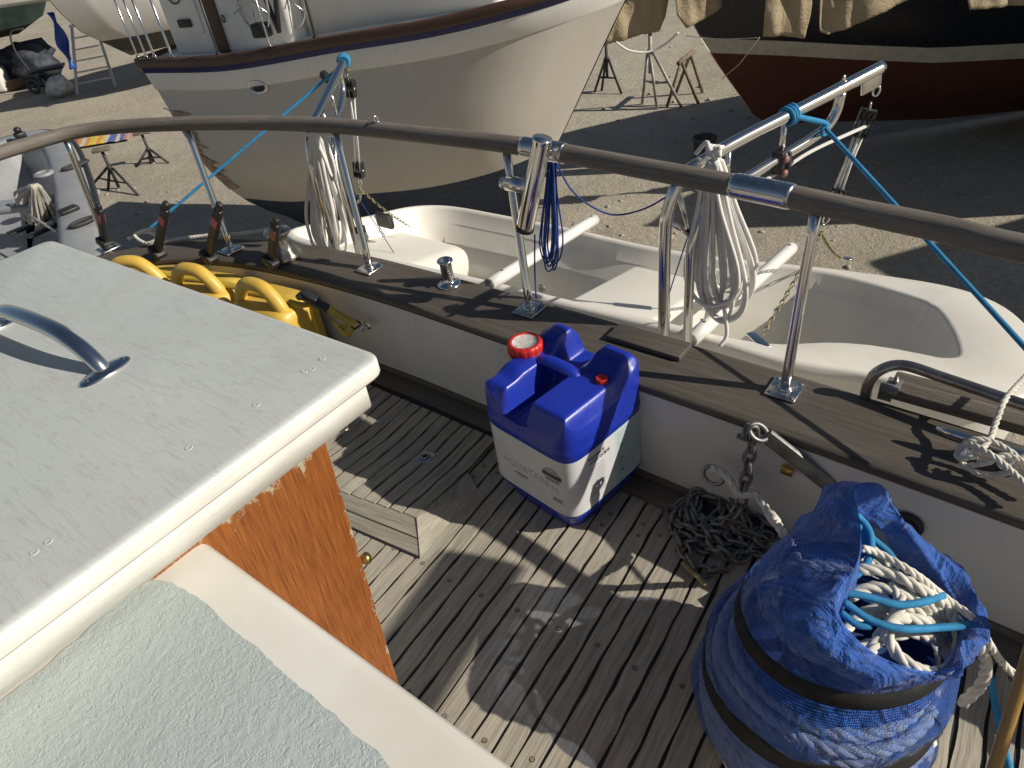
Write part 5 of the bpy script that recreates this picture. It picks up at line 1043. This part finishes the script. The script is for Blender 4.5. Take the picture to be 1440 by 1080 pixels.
# cart with wheels and a white sack
ct_ = thing('hand_cart', 'black hand cart with wheels, loaded with dark gear, in front of the ladder', 'cart', gpt(75, 130)); b = MB(); c = gpt(78, 125) + Z * .5
box(b, c, .9, .6, .06, (.95, .3, 0), (-.3, .95, 0), bev=.02); b.build('bed', M['black'], ct_)
for dx, dy in ((-.35, -.3), (.35, -.25), (-.3, .3)): b = MB(); q = gpt(78, 125) + np.array([dx, dy, .2]); ring(b, q, .16, .04, (.3, .95, 0), 20, 8); lathe(b, q, [(.05, -.03), (.05, .03)], 10, (.3, .95, 0)); b.build('wheel', M['rubber'], ct_)
b = MB(); h0 = c + np.array([-.42, 0, 0]); tube(b, smooth_path([h0, h0 + Z * .5 + np.array([-.1, 0, 0]), h0 + Z * .9 + np.array([-.05, .1, 0]), h0 + Z * .95 + np.array([.3, .1, 0])], .05), .025, 8); b.build('handle', M['stand_d'], ct_)
def lump(name, label, cat, c, sx, sy, sz, m, seed, amp=.25):
    bm = bmesh.new(); bmesh.ops.create_icosphere(bm, subdivisions=3, radius=1); vs = []
    for v in bm.verts:
        n = 1 + amp * nz((v.co.x + seed, v.co.y, v.co.z), 1.8) + amp * .5 * nz((v.co.x, v.co.y + seed, v.co.z), 4.); vs.append(np.array(c) + np.array([v.co.x * sx * n, v.co.y * sy * n, max(-.9, v.co.z) * sz * n + sz * .9]))
    bm.verts.index_update(); b = MB(); b.add(vs, [tuple(v.index for v in f.verts) for f in bm.faces]); bm.free(); return tag(b.build(name, m, loc=c), label, cat)
M['sack'] = simple('white_sack', (.58, .57, .54), .6, var=.2, scale=6, dirt=(.2, .2, .2), dirt_t=.5); M['bluetarp'] = simple('blue_tarp', (.02, .07, .36), .5, var=.3, scale=3, bump=.8, bdist=.03, bscale=4); M['darkgear'] = simple('dark_gear', (.025, .03, .045), .7, var=.6, scale=4, dirt=(.2, .2, .2), dirt_t=.68)
lump('white_sack', 'crumpled white sack on the ground beside the cart wheel', 'sack', gpt(90, 136), .30, .26, .26, M['sack'], 3)
for i, (lb, px, py, sx, sz) in enumerate((('dark heap of covers on the cart, left one', 62, 96, .55, .5), ('dark heap of gear leaning under the turquoise boat', 48, 92, .8, .55))): lump('gear_heap', lb, 'gear heap', gpt(px, py + 22), sx, .5, sz, M['darkgear'], 7 + i * 3, .5)
b = MB(); P = [[GY(66 + 30 * t + w_ * 12, 18 + 78 * t, 18.6 - t * .4) + np.array([0, .12 * math.sin(t * 9 + w_ * 4), 0]) for w_ in np.linspace(0, 1, 6)] for t in np.linspace(0, 1, 20)]; vs, fs = grid(np.array(P)); b.add(vs, fs); o = b.build('blue_tarp', M['bluetarp'], loc=gpt(90, 110)); o.modifiers.new('cloth', 'SOLIDIFY').thickness = .02; tag(o, 'long blue tarpaulin hanging down beside the stepladder', 'tarp')
b = MB(); a, c = gpt(10, 128) + Z * .12, gpt(66, 114) + Z * .12; d_ = (c - a) / np.linalg.norm(c - a); box(b, (a + c) / 2, np.linalg.norm(c - a), .22, .24, d_, np.cross(Z, d_), bev=.015); M['beam'] = wood('brown_timber', (.10, .06, .03), (.20, .12, .07), (.30, .2, .12), .85, sca=(1, 9, 1)); tag(b.build('timber_beam', M['beam'], loc=a), 'thick brown timber lying on the gravel under the turquoise boat', 'timber')
b = MB(); c = gpt(4, 128); box(b, c + Z * .3, .5, .5, .6, bev=.08); tag(b.build('white_drum', M['white'], loc=c), 'white plastic container at the left picture edge beside the timber', 'container')
# striped mat on the ground
b = MB(); r_ = random.Random(2); cols = {'r': (.42, .13, .08), 'o': (.55, .25, .08), 'y': (.62, .45, .07), 'b': (.10, .13, .33), 'w': (.48, .45, .40), 'p': (.42, .22, .18)}; seq = 'rprowoyyoywbbwbp'
k = MT('striped_mat', .9); sx = k.n('SeparateXYZ'); k.l(k.co('UV'), sx.inputs[0]); col = k.ramp(k.math('ADD', sx.outputs[0], k.math('MULTIPLY', k.noise(9, 4), .05)), [(i / len(seq), cols[c]) for i, c in enumerate(seq)], True); k.base(col); k.bump(k.noise(60), .5, .005); M['mat'] = k.m
A_m, B_m, C_m = gpt(93, 212), gpt(182, 198), gpt(110, 182); n1 = (C_m - A_m); P = [[A_m + (B_m - A_m) * i / 20 + n1 * j / 8 * (1 - .45 * i / 20) + Z * (.03 + .02 * nz((i * .4, j * .5, 1), 1.)) for j in range(9)] for i in range(21)]; vs, fs = grid(np.array(P)); b.add(vs, fs, [(i / 20, j / 8) for i in range(21) for j in range(9)])
o = b.build('striped_mat', M['mat'], loc=A_m); o.modifiers.new('cloth', 'SOLIDIFY').thickness = .012; tag(o, 'colourful red yellow blue striped mat spread on the sunny gravel', 'mat')

# ------------------------------------------------------------------ grey tender close on our port side
gt = thing('grey_tender', 'grey white open tender in shade at the left edge, rope coil inside', 'tender', G(30, 300, -1.3))
TZ = -.35
TO = smooth_path([G(*p, TZ) for p in ((-140, 330), (-120, 262), (-60, 220), (0, 194), (50, 183), (84, 186), (104, 206), (120, 246), (132, 295), (140, 345), (140, 400), (120, 470), (0, 540), (-140, 520))], .03, True)
q = np.linspace(0, 1, 120, endpoint=False); L = np.concatenate([[0], np.cumsum(np.linalg.norm(np.diff(np.vstack([TO, TO[:1]]), axis=0), axis=1))]); Tc = np.vstack([TO, TO[:1]]); TO = np.stack([np.interp(q * L[-1], L, Tc[:, i]) for i in range(3)], 1)
tg = np.roll(TO, -1, 0) - np.roll(TO, 1, 0); tg /= np.linalg.norm(tg, axis=1)[:, None]; iw = np.cross(Z, tg); iw = -iw if (TO.mean(0) - TO[0]) @ iw[0] < 0 else iw
M['gtend'] = simple('shade_grey_gelcoat', (.27, .28, .29), .5, var=.1, scale=4, dirt=(.17, .17, .17))  # grey set darker to carry the tender's shade in its colour
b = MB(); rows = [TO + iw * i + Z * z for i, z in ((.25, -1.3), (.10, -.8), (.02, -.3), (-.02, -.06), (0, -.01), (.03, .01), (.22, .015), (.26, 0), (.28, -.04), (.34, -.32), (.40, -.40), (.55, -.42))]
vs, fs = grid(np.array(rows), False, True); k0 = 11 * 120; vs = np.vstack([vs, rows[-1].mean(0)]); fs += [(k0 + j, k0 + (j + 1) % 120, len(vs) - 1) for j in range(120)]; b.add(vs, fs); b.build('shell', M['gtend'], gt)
b = MB(); tube(b, rows[3] + Z * .03, .028, 8, closed=True); b.build('rubbing_strake', M['black'], gt)
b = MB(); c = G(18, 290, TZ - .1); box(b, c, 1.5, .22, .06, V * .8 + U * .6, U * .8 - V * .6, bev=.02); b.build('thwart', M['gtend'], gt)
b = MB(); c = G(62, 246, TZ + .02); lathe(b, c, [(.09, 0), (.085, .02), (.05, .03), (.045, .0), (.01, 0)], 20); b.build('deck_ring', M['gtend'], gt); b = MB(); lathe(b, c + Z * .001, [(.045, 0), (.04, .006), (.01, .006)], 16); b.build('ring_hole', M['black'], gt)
for i, (px, py) in enumerate(((40, 318), (66, 322))): b = MB(); box(b, G(px, py, TZ - .28), .10, .34, .02, V, U, bev=.005); b.build('slot', M['black'], gt)
for px, py, sq in ((116, 312, 2.), (106, 232, 2.6)): b = MB(); c = G(px, py, TZ + .03); ring(b, c, .045, .014, Z, 24, 8, sq=sq, dirn=U); b.build('side_fitting', M['stand_d'], gt)
b = MB(); c = G(96, 295, TZ + .03); box(b, c, .10, .14, .03, V, U, bev=.008); b.build('row_socket', M['black'], gt)
b = MB(); c = G(28, 190, TZ + .05); box(b, c, .10, .10, .06, V, U, bev=.015); lathe(b, c + Z * .03, [(.03, 0), (.04, .03), (.02, .05)], 10); b.build('bow_cleat', M['black'], gt)
ct = G(50, 262, TZ + .10); cbt = G(52, 306, TZ - .22)
hank('rope_coil', 'frayed white rope coil lying on the thwart of the grey tender', ct, cbt, .16, .011, 14, M['rope_grey'], 11, V, depth=.10)
b = MB(); tube(b, [G(28, 296, TZ - .05), G(88, 330, TZ - .1)], .012, 8); tag(b.build('oar_shaft', M['stand_w'], loc=G(50, 310, TZ)), 'thin grey stick lying across the grey tender below the rope coil', 'stick')

# ------------------------------------------------------------------ unseen boats to the right, guessed and added to shade the yard
def add_unseen_boat(label, bow, stern, beam, zt, cab):
    p1 = np.array([*stern, 0.]); p2 = np.array([*bow, 0.])
    o = sethull('unseen_boat', label, stern, bow, beam, zt, -1.9, M['hull_w'], M['antifoul'], ); ORG_ = np.array([*stern, zt]); d_ = (p2 - p1)[:2]; L_ = np.linalg.norm(d_); d_ = np.array([*(d_ / L_), 0]); n_ = np.array([-d_[1], d_[0], 0])
    b = MB(); box(b, ORG_ + d_ * L_ * .42 + Z * cab / 2, L_ * .5, beam * 1.2, cab, d_, n_, bev=.08); b.build('cabin', M['cabin_w'], o); return o
add_unseen_boat('unseen white hulled boat added on the right to shade the yard, farther one', (6.2, 5.9), (12.4, 7.2), 1.25, .75, .9)
add_unseen_boat('unseen white hulled boat added on the right to shade the yard, nearest to our stern', (6.9, 3.0), (13., 4.3), 1.2, .6, .8)
